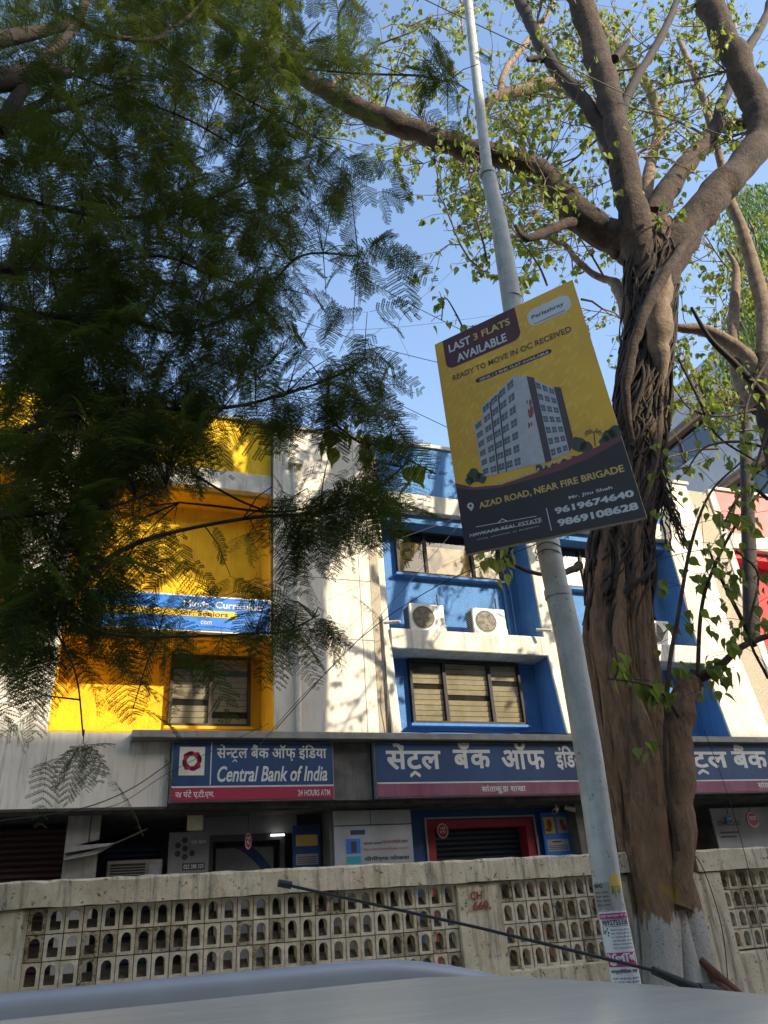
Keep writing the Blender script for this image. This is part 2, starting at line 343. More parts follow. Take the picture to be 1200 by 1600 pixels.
for nm, (x0, x1), paint, par in [('yellow', (-5.2, -1.35), 'yellow_paint', 'yellow_paint'), ('yellow', (-.55, 2.87), 'yellow_paint', 'yellow_paint'),
        ('blue', (5.1, 8.42), 'blue_paint', 'blue_paint'), ('blue', (8.95, 12.3), 'blue_paint', 'blue_paint'), ('red', (14.25, 18.2), 'red_paint', 'pink_paint')]:
    lo = 13.6 if nm == 'yellow' else 13.3; up = 13.6 if nm == 'yellow' else 13.45
    MB().box(x0, x1, lo, lo+.3, 4.38, 6.05).box(x0, x1, up, up+.3, 6.4, 9.1).build('recess_wall', paint, bank)
    r = MB()
    for a, b in ((x0, x0+.014), (x1-.014, x1)):
        r.prism([(12.53, 4.4), (yf(6.03)+.03, 6.03), (lo, 6.03), (lo, 4.4)], 'x', a, b)
        r.prism([(yf(6.42)+.03, 6.42), (yf(9.04)+.03, 9.04), (up, 9.04), (up, 6.42)], 'x', a, b)
    r.box(x0+.014, x1-.014, 12.56, lo, 4.38, 4.44)
    if nm == 'yellow': r.box(x0+.014, x1-.014, 12.8, 13.6, 6.0, 6.03)
    r.build('reveal', paint, bank)
    MB().box(x0-.005, x1+.005, 12.69, 13.62, 6.03, 6.42).build('ledge', paint if nm == 'yellow' else 'white_frame', bank, bev=.015)
    MB().box(x0+.002, x1-.002, 12.80, 14.1, 9.04, 9.45).build('top_beam', 'white_frame', bank, bev=.01)
    MB().box(x0+.014, x1-.014, 12.97, 13.6, 8.85 if nm != 'yellow' else 8.98, 9.04).build('beam_soffit', paint, bank)
    MB().box(x0+.002, x1-.002, 12.86, 13.1, 9.45, 10.68).build('parapet', par, bank)
    MB().box(x0-.03, x1+.03, 12.80, 13.15, 10.68, 10.76).build('coping', 'white_frame', bank)
MB().box(2.8, 4.95, 12.55, 13.3, 10.5, 10.56).build('coping', 'white_frame', bank)
MB().box(12.25, 13.42, 12.8, 13.3, 10.7, 10.78).build('coping', 'white_frame', bank)
MB().box(-14, 24, 13.9, 24, 4.3, 10.3).build('upper_storeys', 'white_wall', bank)
MB().box(.64, 24, 12.2, 12.62, 4.27, 4.38).build('chajja', 'chajja_concrete', bank, bev=.008)
MB().box(-14, .64, 12.5, 12.8, 3.33, 4.4).box(.64, 1.24, 12.52, 12.8, 3.33, 4.27).build('fascia_wall', 'white_wall', bank)
MB().box(1.24, 24, 12.56, 12.85, 3.3, 4.27).build('lintel', 'concrete_dark', bank)
MB().box(-14, 24, 12.62, 24, 4.22, 4.38).box(-14, 24, 12.8, 17.4, 3.28, 3.36).build('floor_slab', 'concrete_dark', bank)
MB().box(-14, 24, 17, 17.3, .15, 3.3).box(-14.2, -14, 12.6, 24, .15, 10.3).box(24, 24.2, 12.6, 24, .15, 10.3).build('back_wall', 'concrete_dark', bank)
# windows
def window(x0, x1, z0, z1, Y, div, kind, mt='window_bronze'):
    fr = MB(); w = .05; ya, yb = Y-.12, Y+.004
    fr.box(x0, x1, ya, yb, z0, z0+w).box(x0, x1, ya, yb, z1-w, z1); xs = [x0]+[x0+(x1-x0)*d for d in div]+[x1]
    for i, x in enumerate(xs): fr.box(x-(w if i == len(xs)-1 else 0 if i == 0 else w/2*1.3), x+(w if i == 0 else 0 if i == len(xs)-1 else w/2*1.3), ya, yb, z0+w, z1-w)
    f = fr.build('window', mt, bank)
    for i in range(len(xs)-1):
        a = xs[i]+(w if i == 0 else w*.65); b = xs[i+1]-(w if i == len(xs)-2 else w*.65)
        MB().box(a, b, Y-.085, Y-.08, z0+w, z1-w).build('pane', 'window_glass', f)
        if kind == 'slats':
            n = 11; h = (z1-z0-2*w)/n
            for j in range(n):
                z = z0+w+j*h
                if random.random() < .06 or (i == 0 and j > 8): continue
                MB().prism([(Y-.03-.012*random.random(), z+.012), (Y-.035, z+.018), (Y-.055, z+h-.004), (Y-.05, z+h-.001)], 'x', a+.004, b-.004).build('blind_slat', 'blind_white', f)
        else:
            MB().box(a, b, Y-.03, Y-.025, z0+w, z1-w-(.25 if i == 1 else .18)).build('curtain', 'curtain_cream', f)
    MB().box(x0+.01, x1-.01, Y-.012, Y-.008, z0+.02, z1-.02).build('window_back', 'room_dark', f)
    MB().box(x0-.06, x1+.06, Y-.16, Y+.002, z0-.05, z0-.003).build('sill', 'yellow_paint' if Y > 13.5 else 'blue_paint', f)
window(1.26, 2.66, 4.74, 6.0, 13.6, [.5], 'slats'); window(-4.2, -1.9, 4.74, 6.0, 13.6, [.33, .66], 'slats'); window(-4.2, -1.9, 7.5, 8.9, 13.6, [.33, .66], 'plain')
window(5.62, 8.0, 4.78, 6.0, 13.3, [.3, .71], 'slats', 'black_frame'); window(5.62, 8.04, 7.86, 8.86, 13.45, [.27, .72], 'plain')
window(9.6, 11.5, 4.78, 6.0, 13.3, [.3, .71], 'slats', 'black_frame'); window(9.6, 11.6, 7.86, 8.86, 13.45, [.27, .72], 'plain')
window(15, 17.4, 4.78, 6.0, 13.3, [.3, .71], 'slats', 'black_frame')
# rain pipe with its hopper on the white block, thin pipes at the piers
MB().tube([(3.28, 12.55, 4.4), (3.28, 12.55, 9.6)], .05, 8).box(3.16, 3.42, 12.44, 12.59, 9.6, 9.72).build('rain_pipe', 'white_frame', bank)
MB().tube([(8.05, 13.38, 6.45), (8.05, 13.38, 9.0)], .03, 6).tube([(8.2, 13.38, 6.45), (8.2, 13.38, 9.0)], .022, 6).build('rain_pipe', 'blue_paint', bank)
MB().tube([(4.9, 12.585, 4.4), (4.9, 12.585, 6.6)], .018, 5).tube([(4.84, 12.58, 5.3), (4.86, 12.5, 5.0), (4.85, 12.6, 4.4)], .007, 4).build('conduit', 'concrete_dark', bank)
MB().tube([W(600, 973, 12.6), W(625, 971, 12.4)], .03, 6).build('outlet_pipe', 'white_frame', bank)
MB().tube([W(838, 984, 12.6), W(862, 985, 12.4)], .03, 6).build('outlet_pipe', 'white_frame', bank)
cb = MB(); pts = [Vector((x, 12.28+.06*math.sin(x*3), 4.40+.03*abs(math.sin(x*2.3)))) for x in np.linspace(5, 8.4, 24)]
cb.tube(pts, .012, 5); cb.tube([p+Vector((0, .08, .012)) for p in pts[4:19]], .009, 5); cb.build('loose_cable', 'wire', bank)
# ground floor, behind the signs
for a, b, mt in ((-.12, .34, 'chajja_concrete'), (3.86, 4.46, 'concrete_dark'), (8.55, 9.1, 'concrete_dark'), (-6, -5.5, 'chajja_concrete'), (14.5, 15, 'chajja_concrete')):
    MB().box(a, b, 12.9, 13.35, .15, 3.29).build('column', mt, bank)
MB().box(3.83, 4.47, 12.46, 12.56, 3.36, 4.26).build('lintel_infill', 'concrete_dark', bank)
def shutter(x0, x1, z0, z1, Y, mt):
    s = MB(); n = int((z1-z0)/.085)
    for i in range(n):
        z = z0+(z1-z0)*i/n; s.prism([(Y, z), (Y-.025, z+.02), (Y-.025, z+.06), (Y, z+.08), (Y+.01, z+.04)], 'x', x0, x1)
    return s.box(x0, x1, Y+.01, Y+.03, z0, z1)
shutter(-4.5, -.13, .15, 3.2, 13.6, 0).build('roller_shutter', 'shutter_maroon', bank)
shutter(.5, 1.35, .15, 2.95, 14.2, 0).build('roller_shutter', 'shutter', bank)
MB().box(1.7, 3.45, 13.42, 13.5, 3.0, 3.29).build('header_panel', 'board_grey', bank)
# ATM doorway
d = MB().box(2.0, 2.08, 13.4, 13.55, .15, 3.0).box(3.16, 3.24, 13.4, 13.55, .15, 3.0).box(2.08, 3.16, 13.4, 13.55, 2.9, 3.0).box(2.08, 3.16, 13.44, 13.5, .15, .35).build('atm_doorway', 'dark_metal', bank)
MB().box(2.16, 3.1, 13.62, 13.66, .35, 2.82).build('door_panel', 'board_grey', d)
p = MB(); sw = [(2.45+.6*t, 2.82-.52*t**1.5) for t in np.linspace(0, 1, 8)]
p.add([(x, 13.615, z) for x, z in sw]+[(x+.14-.1*i/7+.1, 13.615, z+.02) for i, (x, z) in enumerate(sw)][::-1], [tuple(range(16))]); p.build('swoosh_print', 'sign_blue', d)
MB().box(3.0, 3.22, 13.33, 13.38, 2.955, 2.98).build('tube_light', 'tube_light', d)
# blue portal with red frame and roller shutter
pt = MB().box(5.36, 5.72, 13.3, 13.5, .15, 3.29).box(7.9, 8.24, 13.3, 13.5, .15, 3.29).box(5.72, 7.9, 13.3, 13.5, 3.14, 3.29).build('portal', 'portal_blue', bank)
MB().box(5.70, 5.735, 13.27, 13.3, .15, 3.16).box(7.885, 7.91, 13.27, 13.3, .15, 3.16).box(5.735, 7.885, 13.27, 13.3, 3.13, 3.16).build('trim', 'board_white', pt)
MB().box(5.74, 5.9, 13.32, 13.6, .15, 3.12).box(7.72, 7.88, 13.32, 13.6, .15, 3.12).box(5.9, 7.72, 13.32, 13.6, 2.98, 3.12).build('red_frame', 'portal_red', pt)
shutter(5.9, 7.72, .15, 2.97, 13.62, 0).build('roller_shutter', 'shutter', pt)
shutter(8.3, 8.55, .15, 3.2, 13.4, 0).build('roller_shutter', 'shutter', bank)
shutter(9.2, 11.6, .15, 3.2, 13.9, 0).build('roller_shutter', 'shutter', bank)

# things on and under the building
def oval_sign(cx, cy, cz, rx, rz, loc_label, txt, wire_top=None):
    t = thing('hanging_sign', (cx, cy, cz-rz), loc_label, 'hanging sign')
    b = MB(); n = 24
    for y in (cy, cy+.02): b.add([(cx+rx*math.cos(2*math.pi*i/n), y, cz+rz*math.sin(2*math.pi*i/n)) for i in range(n)], [tuple(range(n))])
    b.add(b.v[:2*n], [(i, (i+1) % n, (i+1) % n+n, i+n) for i in range(n)]); b.build('disc', 'sign_red', t)
    q = MB()
    for rr in (.78, .9):
        pass
    ring = [(cx+rx*k*math.cos(2*math.pi*i/n), cy-.003, cz+rz*k*math.sin(2*math.pi*i/n)) for k in (.78, .88) for i in range(n)]
    q.add(ring, [(i, (i+1) % n, (i+1) % n+n, i+n) for i in range(n)])
    for j, s in enumerate(txt): put(q, deva(s), cx-rx*.5, cx+rx*.5, cz+rz*(.12-.5*j), cz+rz*(.5-.5*j), wall_fn(cy-.004))
    q.build('lettering', 'sign_white', t)
    if wire_top: MB().tube([(cx, cy+.01, cz+rz), (cx, cy+.01, wire_top)], .008, 4).build('hanger', 'dark_metal', t)
    return t
oval_sign(2.56, 13.0, 2.86, .055, .13, 'small red oval sign hanging on a rod before the cash machine doorway', [['नो'], ['धू']], 3.3)
oval_sign(6.0, 13.2, 2.93, .115, .135, 'red oval sign with white border on the shuttered blue portal', [['नो'], ['धू','म्र']])
def banner(x0, x1, z0, z1, Y, name, label, cat, band, bandmat, body='sign_blue'):
    t = thing(name, ((x0+x1)/2, Y, z0), label, cat)
    MB().box(x0, x1, Y, Y+.12, z0, z1).build('frame', 'board_grey', t)
    MB().box(x0+.02, x1-.02, Y-.012, Y-.001, z0+.02, z1-.02).build('face', body, t)
    MB().box(x0+.02, x1-.02, Y-.016, Y-.0125, z0+.02, z0+band).build('colour_band', bandmat, t)
    MB().box(x0+.02, x1-.02, Y-.016, Y-.0125, z0+band+.002, z0+band+.025).build('white_line', 'sign_white', t); return t
SENT = ['से', ('half', 'न'), ('rakar', 'ट'), 'ल', ' ', 'बैं', 'क', ' ', 'ऑ', 'फ़', ' ', 'इं', 'िड', 'या']
t = banner(1.25, 3.8, 3.36, 4.25, 12.36, 'bank_sign', 'blue sign with square red emblem, white lettering and a red strip reading 24 HOURS ATM', 'sign', .2, 'sign_red')
MB().box(1.83, 1.845, 12.343, 12.347, 3.6, 4.22).build('divider', 'sign_white', t)
b = MB(); put(b, deva(SENT, .022), 1.92, 3.68, 3.93, 4.2, wall_fn(12.345)); put(b, glyphs('Central Bank of India', .025, .25), 1.94, 3.68, 3.64, 3.87, wall_fn(12.345))
put(b, deva(['२','४', ' ', 'घं', 'टे', ' ', 'ए', '.', 'टी', '.', 'ए', 'म', '.'], .02), 1.33, 1.9, 3.405, 3.53, wall_fn(12.342)); put(b, glyphs('24 HOURS ATM', .02), 3.2, 3.72, 3.42, 3.51, wall_fn(12.342)); b.build('lettering', 'sign_white', t)
cx, cz = 1.55, 3.95; e = MB().box(cx-.19, cx+.19, 12.342, 12.346, cz-.21, cz+.21).build('emblem_card', 'sign_cream', t)
q = MB()
def fn(x, y): return (cx+x, 12.339, cz+y)
for a in range(4):
    c, s = math.cos(a*math.pi/2), math.sin(a*math.pi/2)
    for pl in ([(.0, .15), (.13, .06), (.13, -.02), (.02, .075), (-.04, .075)], [(-.04, .105), (.0, .14), (-.03, .15), (-.13, .1), (-.13, .04)]):
        q.add([fn(x*c-y*s, x*s+y*c) for x, y in pl], [tuple(range(len(pl)))])
q.build('emblem', 'sign_red', e)
t = banner(4.5, 8.62, 3.36, 4.25, 12.34, 'bank_sign', 'long blue sign board above the red framed shutter, left of the fig trunk', 'sign', .22, 'sign_magenta')
b = MB(); put(b, deva(['सें', ('rakar', 'ट'), 'ल'], .035), 4.70, 5.68, 3.68, 4.22, wall_fn(12.325))
put(b, deva(['बँ', 'क'], .035), 5.93, 6.63, 3.82, 4.245, wall_fn(12.325)); put(b, deva(['ऑ', 'फ'], .035), 6.86, 7.72, 3.80, 4.24, wall_fn(12.325)); put(b, deva(['इं', 'िड', 'या'], .035), 7.96, 8.58, 3.78, 4.2, wall_fn(12.325))
put(b, deva(['सां', 'ता', ('rakar', 'कू'), 'झ', ' ', 'शा', 'खा'], .02), 6.4, 7.25, 3.40, 3.54, wall_fn(12.32)); b.build('lettering', 'sign_white', t)
t = banner(9.6, 15.2, 3.34, 4.27, 12.34, 'bank_sign', 'blue sign board continuing right of the fig trunk beneath the grey ledge', 'sign', .22, 'sign_magenta')
b = MB(); put(b, deva(['से'], .035), 9.9, 10.4, 3.82, 4.22, wall_fn(12.325)); put(b, deva([('half', 'न'), ('rakar', 'ट'), 'ल'], .035), 10.72, 11.85, 3.68, 4.1, wall_fn(12.325)); put(b, deva(['बैं', 'क'], .035), 12.0, 12.85, 3.8, 4.24, wall_fn(12.325))
put(b, deva(['ऑ', 'फ', ' ', 'इं', 'िड', 'या'], .035), 13.1, 15, 3.8, 4.22, wall_fn(12.325)); put(b, deva(['सां', 'ता', ('rakar', 'कू'), 'झ', ' ', 'शा', 'खा'], .02), 12.45, 13.4, 3.39, 3.54, wall_fn(12.32)); b.build('lettering', 'sign_white', t)
# blue school board on the yellow bay
t = thing('school_board', (1.4, 12.45, 6.07), 'bright blue board with white border and a yellow strip across the yellow bay', 'sign')
MB().box(-.3, 2.8, 12.5, 12.6, 6.07, 6.72).build('frame', 'sign_white', t); MB().box(-.27, 2.77, 12.488, 12.499, 6.10, 6.69).build('face', 'sign_blue_light', t)
MB().box(-.27, 2.2, 12.483, 12.487, 6.33, 6.45).build('yellow_strip', 'sign_yellow', t)
b = MB(); put(b, glyphs('Minds  Curriculum', .03), 1.3, 2.66, 6.50, 6.62, wall_fn(12.484)); put(b, glyphs('com', .0), 1.6, 1.78, 6.2, 6.26, wall_fn(12.484)); b.build('lettering', 'sign_white', t)
b = MB(); put(b, glyphs('for: Seniors', .02), 1.25, 2.05, 6.345, 6.435, wall_fn(12.480)); b.build('strip_lettering', 'print_black', t)
for x in (.2, 1.4, 2.6): MB().tube([(x, 12.56, 6.3), (x, 12.75, 6.3)], .015, 5).build('bracket', 'dark_metal', t)

# outdoor air-conditioner units
def ac_unit(x, label, Y=12.82):
    t = thing('ac_unit', (x, Y+.15, 6.42), label, 'air conditioner', 'outdoor air conditioner units on the white ledges')
    MB().box(x-.37, x+.37, Y, Y+.3, 6.45, 7.0).build('casing', 'ac_casing', t, bev=.015)
    MB().box(x-.3, x-.22, Y+.02, Y+.28, 6.42, 6.45).box(x+.22, x+.3, Y+.02, Y+.28, 6.42, 6.45).build('foot', 'dark_metal', t)
    cx, cz, r = x-.08, 6.72, .225
    MB().disc((cx, Y-.003, cz), r, r, (1, 0, 0), (0, 0, 1), 32).build('fan_opening', 'ac_dark', t)
    g = MB(); n = 32
    for rr in (.225, .19, .155, .12, .085, .05):
        g.tube([(cx+rr*math.cos(2*math.pi*i/n), Y-.012, cz+rr*math.sin(2*math.pi*i/n)) for i in range(n+1)], .0045, 4, False)
    for i in range(-8, 9):
        z = i*.026; w = math.sqrt(max(r*r-z*z, 0)); g.box(cx-w, cx+w, Y-.02, Y-.014, cz+z-.003, cz+z+.003)
    g.build('grille', 'ac_wire', t)
    h = MB()
    for i in range(5):
        a = 2*math.pi*i/5; h.add([(cx, Y-.006, cz), (cx+.2*math.cos(a), Y-.006, cz+.2*math.sin(a)), (cx+.2*math.cos(a+.7), Y-.009, cz+.2*math.sin(a+.7))], [(0, 1, 2)])
    h.disc((cx, Y-.01, cz), .05, .05, (1, 0, 0), (0, 0, 1), 12); h.build('fan', 'ac_grille', t)
    MB().add([(x+.2, Y-.004, 6.95), (x+.3, Y-.004, 6.95), (x+.22, Y-.004, 6.87)], [(0, 1, 2)]).build('badge', 'teal', t)
    s = MB()
    for i in range(12): s.box(x-.378, x-.371, Y+.03, Y+.27, 6.5+i*.038, 6.52+i*.038)
    s.build('side_vent', 'ac_dark', t)
    MB().box(x+.37, x+.40, Y+.04, Y+.26, 6.47, 6.6).build('valve_cover', 'ac_casing', t)
    MB().tube(crom([(x+.40, Y+.15, 6.53), (x+.47, Y+.2, 6.5), (x+.52, Y+.4, 6.48), (x+.5, Y+.58, 6.6), (x+.5, Y+.61, 7.3)], 4), .016, 6).tube(crom([(x+.40, Y+.12, 6.56), (x+.5, Y+.15, 6.45), (x+.6, Y+.4, 6.47), (x+.56, Y+.6, 6.7), (x+.56, Y+.61, 7.5)], 4), .010, 5).build('coolant_pipe', 'chajja_concrete', t); return t
ac_unit(5.93, 'left cream air conditioner unit on the white ledge of the first blue bay'); ac_unit(7.28, 'right cream air conditioner unit beside the pole on the white ledge')
ac_unit(11.35, 'cream air conditioner unit on the blue bay ledge right of the fig trunk')

# boards, cameras, clutter under the signs
def board(name, x0, x1, z0, z1, Y, label, mt='board_white', cat='notice board'):
    t = thing(name, ((x0+x1)/2, Y, z0), label, cat); MB().box(x0, x1, Y, Y+.04, z0, z1).build('panel', mt, t); return t
t = board('information_board', 1.38, 2.0, 2.2, 3.05, 13.3, 'pale blue board printed with dark hexagons beside the cash machine doorway', 'board_grey')
b = MB(); hx = [(1.52, 2.86), (1.62, 2.93), (1.52, 2.74), (1.63, 2.81), (1.74, 2.74), (1.63, 2.69)]
for x, z in hx: b.disc((x, 13.296, z), .048, .048, (1, 0, 0), (0, 0, 1), 6)
rects(b, [(1.6, 1.94, 2.5, 2.6)], wall_fn(13.296)); b.build('hexagon_print', 'print_black', t)
b = MB(); put(b, glyphs('022 288 333', .02), 1.62, 1.92, 2.52, 2.58, wall_fn(13.292)); put(b, deva(['ए', 'क', ' ', 'का', 'ल'], .02), 1.72, 1.95, 2.86, 2.92, wall_fn(13.292)); b.build('lettering', 'sign_white', t)
t = board('notice_board', 3.35, 3.82, 2.3, 3.1, 13.3, 'narrow blue notice board with yellow and white sheets next to the doorway', 'portal_blue')
MB().box(3.4, 3.77, 13.294, 13.299, 2.78, 2.95).build('yellow_sheet', 'print_gold', t); MB().box(3.4, 3.77, 13.294, 13.299, 2.5, 2.66).build('white_sheet', 'board_white', t)
b = MB(); rects(b, [(3.42, 3.75, 3.0+.03*i, 3.01+.03*i) for i in range(3)]+[(3.42, 3.74, 2.52+.03*i, 2.53+.03*i) for i in range(4)], wall_fn(13.29)); b.build('print_lines', 'print_black', t)
t = board('advertising_board', 3.92, 5.28, 2.1, 3.25, 12.86, 'grey white advertising panel with small lettering between two blue openings', 'board_white', 'panel')
MB().box(4.55, 4.56, 12.854, 12.858, 3.02, 3.25).box(3.92, 5.28, 12.853, 12.857, 3.015, 3.03).build('joint', 'dark_metal', t)
b = MB(); put(b, deva(['सु', 'क', 'न्या', ' ', 'स', 'मृ', 'द्धी', ' ', 'यो', 'ज', 'ना'], .02), 4.75, 5.2, 2.72, 2.79, wall_fn(12.855)); put(b, glyphs('For a Girl Childs Bright Future', .01), 4.42, 5.2, 2.63, 2.67, wall_fn(12.855)); b.build('red_lettering', 'print_red', t)
b = MB(); put(b, deva(['पी', 'पी', 'ए', 'फ', ' ', 'यो', 'ज', 'ना'], .025), 4.42, 5.2, 2.47, 2.55, wall_fn(12.855)); put(b, deva(['आ', 'प', 'ले', ' ', 'भा', 'व', 'ना'], .01), 4.42, 4.74, 2.72, 2.77, wall_fn(12.855)); b.build('lettering', 'print_black', t)
MB().box(4.12, 4.36, 12.853, 12.857, 2.6, 2.82).build('portrait_print', 'sign_blue_light', t); MB().box(4.2, 4.29, 12.849, 12.852, 2.62, 2.78).build('figure_print', 'print_umber', t); MB().box(4.12, 4.36, 12.853, 12.857, 2.46, 2.56).build('card_print', 'teal', t)
MB().box(4.2, 4.45, 12.853, 12.857, 2.88, 2.95).build('logo_strip', 'sign_blue', t)
t = board('picture_board', 8.0, 8.56, 2.1, 3.18, 13.2, 'blue board with a yellow and a red picture left of the leaning pole', 'sign_blue_light', 'notice board')
MB().box(8.04, 8.26, 13.193, 13.199, 2.82, 3.1).build('yellow_picture', 'sign_yellow', t); MB().box(8.31, 8.53, 13.193, 13.199, 2.82, 3.1).build('grey_picture', 'board_white', t)
b = MB(); b.disc((8.15, 13.189, 2.98), .05, .09, (1, 0, 0), (0, 0, 1), 9); b.disc((8.12, 13.189, 2.88), .07, .03, (1, 0, 0), (0, 0, 1), 7)
b.add([(x, 13.189, z) for x, z in ((8.37, 3.05), (8.44, 3.06), (8.46, 2.96), (8.52, 2.92), (8.47, 2.85), (8.4, 2.88))], [tuple(range(6))]); b.build('red_print', 'print_red', t)
MB().box(8.05, 8.5, 13.193, 13.199, 2.52, 2.72).build('white_sheet', 'board_white', t)
b = MB(); rects(b, [(8.16, 8.34, 2.665, 2.69)]+[(8.08, 8.47, 2.55+.028*i, 2.56+.028*i) for i in range(3)], wall_fn(13.189)); b.build('print_lines', 'print_black', t)
def cctv(x, z, dx, label):
    t = thing('security_camera', (x, 12.95, 3.28), label, 'security camera'); MB().tube([(x, 12.95, 3.28), (x, 12.95, z+.02)], .018, 6).build('bracket', 'sign_white', t)
    MB().tube([(x-.02*dx, 12.97, z+.01), (x+.12*dx, 12.84, z-.05)], [.042, .045], 10).build('camera_body', 'sign_white', t); MB().tube([(x+.12*dx, 12.84, z-.05), (x+.128*dx, 12.833, z-.053)], [.036, .034], 10).build('lens', 'ac_dark', t)
cctv(8.2, 3.2, -1, 'left white security camera under the long blue sign'); cctv(8.42, 3.22, 1, 'right white security camera close to the leaning pole')
t = board('wall_box', 1.62, 1.86, 3.05, 3.27, 13.1, 'small cream meter box left of the grey header panel', 'curtain_cream', 'meter box'); MB().box(1.66, 1.82, 13.09, 13.099, 3.09, 3.23).build('lid', 'sign_cream', t)
t = thing('stored_ac_unit', (.78, 13.4, 2.3), 'old grey outdoor air conditioner unit left in the dark shop front', 'air conditioner')
MB().box(.5, 1.3, 13.3, 13.6, 2.2, 2.68).build('casing', 'chajja_concrete', t, bev=.01); MB().box(.55, 1.05, 13.285, 13.299, 2.25, 2.63).build('grille', 'ac_dark', t)
b = MB()
for i in range(9): b.box(.55, 1.05, 13.276, 13.284, 2.28+.038*i, 2.29+.038*i)
b.build('grille_bar', 'chajja_concrete', t); MB().box(1.1, 1.26, 13.285, 13.299, 2.45, 2.6).build('plate', 'board_white', t)
MB().box(.52, .6, 13.3, 13.6, .15, 2.2).box(1.2, 1.28, 13.3, 13.6, .15, 2.2).build('stand', 'dark_metal', t)
b = MB(); b.prism([(-.1, 2.75), (.45, 2.82), (1.0, 3.05), (.55, 2.86), (.0, 2.84)], 'y', 12.6, 12.88); b.prism([(-.12, 2.66), (.3, 2.72), (.62, 2.9), (.2, 2.76), (-.1, 2.7)], 'y', 12.66, 12.88)
t = tag(b.build('torn_awning', 'chajja_concrete', None, base=(.3, 12.75, 2.7)), 'torn grey sheet awning sagging from the left column', 'awning')
MB().tube([(.2, 12.89, 2.9), (.2, 12.9, 3.3)], .012, 4).build('bracket', 'dark_metal', t)
# right part, beyond the fig trunk
t = board('information_board', 12.1, 14.0, 1.9, 3.2, 13.4, 'white board reading CHOOSE behind small plants at the right', 'board_white')
b = MB(); put(b, glyphs('CHOOSE', .02), 12.2, 12.78, 2.86, 2.95, wall_fn(13.394)); rects(b, [(12.2, 12.7, 2.72, 2.75), (12.2, 12.6, 2.64, 2.67)], wall_fn(13.394)); b.build('lettering', 'print_black', t)
def roundel(cx, cz, r, mt, label, Y=13.1):
    t = thing('round_sign', (cx, Y, cz-r), label, 'sign'); b = MB(); n = 24
    for y in (Y, Y+.02): b.add([(cx+r*math.cos(2*math.pi*i/n), y, cz+r*math.sin(2*math.pi*i/n)) for i in range(n)], [tuple(range(n))])
    b.add(b.v[:2*n], [(i, (i+1) % n, (i+1) % n+n, i+n) for i in range(n)]); b.build('disc', mt, t)
    q = MB(); q.add([(cx+r*k*math.cos(2*math.pi*i/n), Y-.003, cz+r*k*math.sin(2*math.pi*i/n)) for k in (.8, .9) for i in range(n)], [(i, (i+1) % n, (i+1) % n+n, i+n) for i in range(n)])
    put(q, deva(['स', 'ब', 'का'], .03), cx-r*.6, cx+r*.6, cz-.02, cz+r*.4, wall_fn(Y-.003)); q.build('lettering', 'sign_white', t)
    MB().tube([(cx, Y+.01, cz+r), (cx, Y+.01, 3.3)], .008, 4).build('hanger', 'dark_metal', t)
roundel(12.85, 2.93, .16, 'sign_red', 'round red sign with white ring at the far right'); roundel(10.6, 2.87, .14, 'sign_blue', 'round blue sign with white ring just right of the fig trunk')
roundel(12.45, 2.97, .09, 'sign_blue_light', 'small round blue sign beside the round red sign', 13.3)

# ------------------------------------------------------------------ other buildings
t = thing('office_building', (28, 19, -.1), 'tall grey building with brown soffit and dark window bands rising behind the red bay', 'building')
MB().box(23.5, 42, 14.4, 26, -.1, 21.4).build('wall', 'tile_grey', t)
for i, z in enumerate((21.7, 18.1, 14.5, 10.9)):
    MB().box(22.9, 42, 13.8, 26.5, z-1.75, z).build('spandrel', 'tile_grey', t)
    MB().box(23.1, 41, 14.0, 26.3, z-1.98, z-1.752).build('soffit_band', 'soffit_brown', t)
    for j in range(6):
        y = 14.6+j*1.9; f = MB().box(23.38, 23.5, y, y+1.7, z-3.45, z-2.0).build('window', 'dark_metal', t)
        MB().box(23.36, 23.378, y+.06, y+.82, z-3.4, z-2.06).build('pane', 'dark_glass', f); MB().box(23.36, 23.378, y+.9, y+1.64, z-3.4, z-2.06).build('pane', 'dark_glass', f)
t = thing('added_shade_block', (8, -14, -.1), 'unseen cream block added across the road behind the viewer to shade the street front', 'building')
HB = 4.40+(12.5+14)*.57  # unseen block added for shade; height puts its shadow edge at the chajja
MB().box(-45, 60, -22, -14, -.1, HB-.9).box(-45, 60, -14.1, -13.9, HB-.9, HB).build('wall', 'opposite_paint', t)
b = MB()
for i in range(26):
    for j in range(5): b.box(-42+i*4, -39.8+i*4, -13.99, -13.93, 1.2+j*3.4, 2.9+j*3.4)
stuff(b.build('window_panes', 'dark_glass', t))

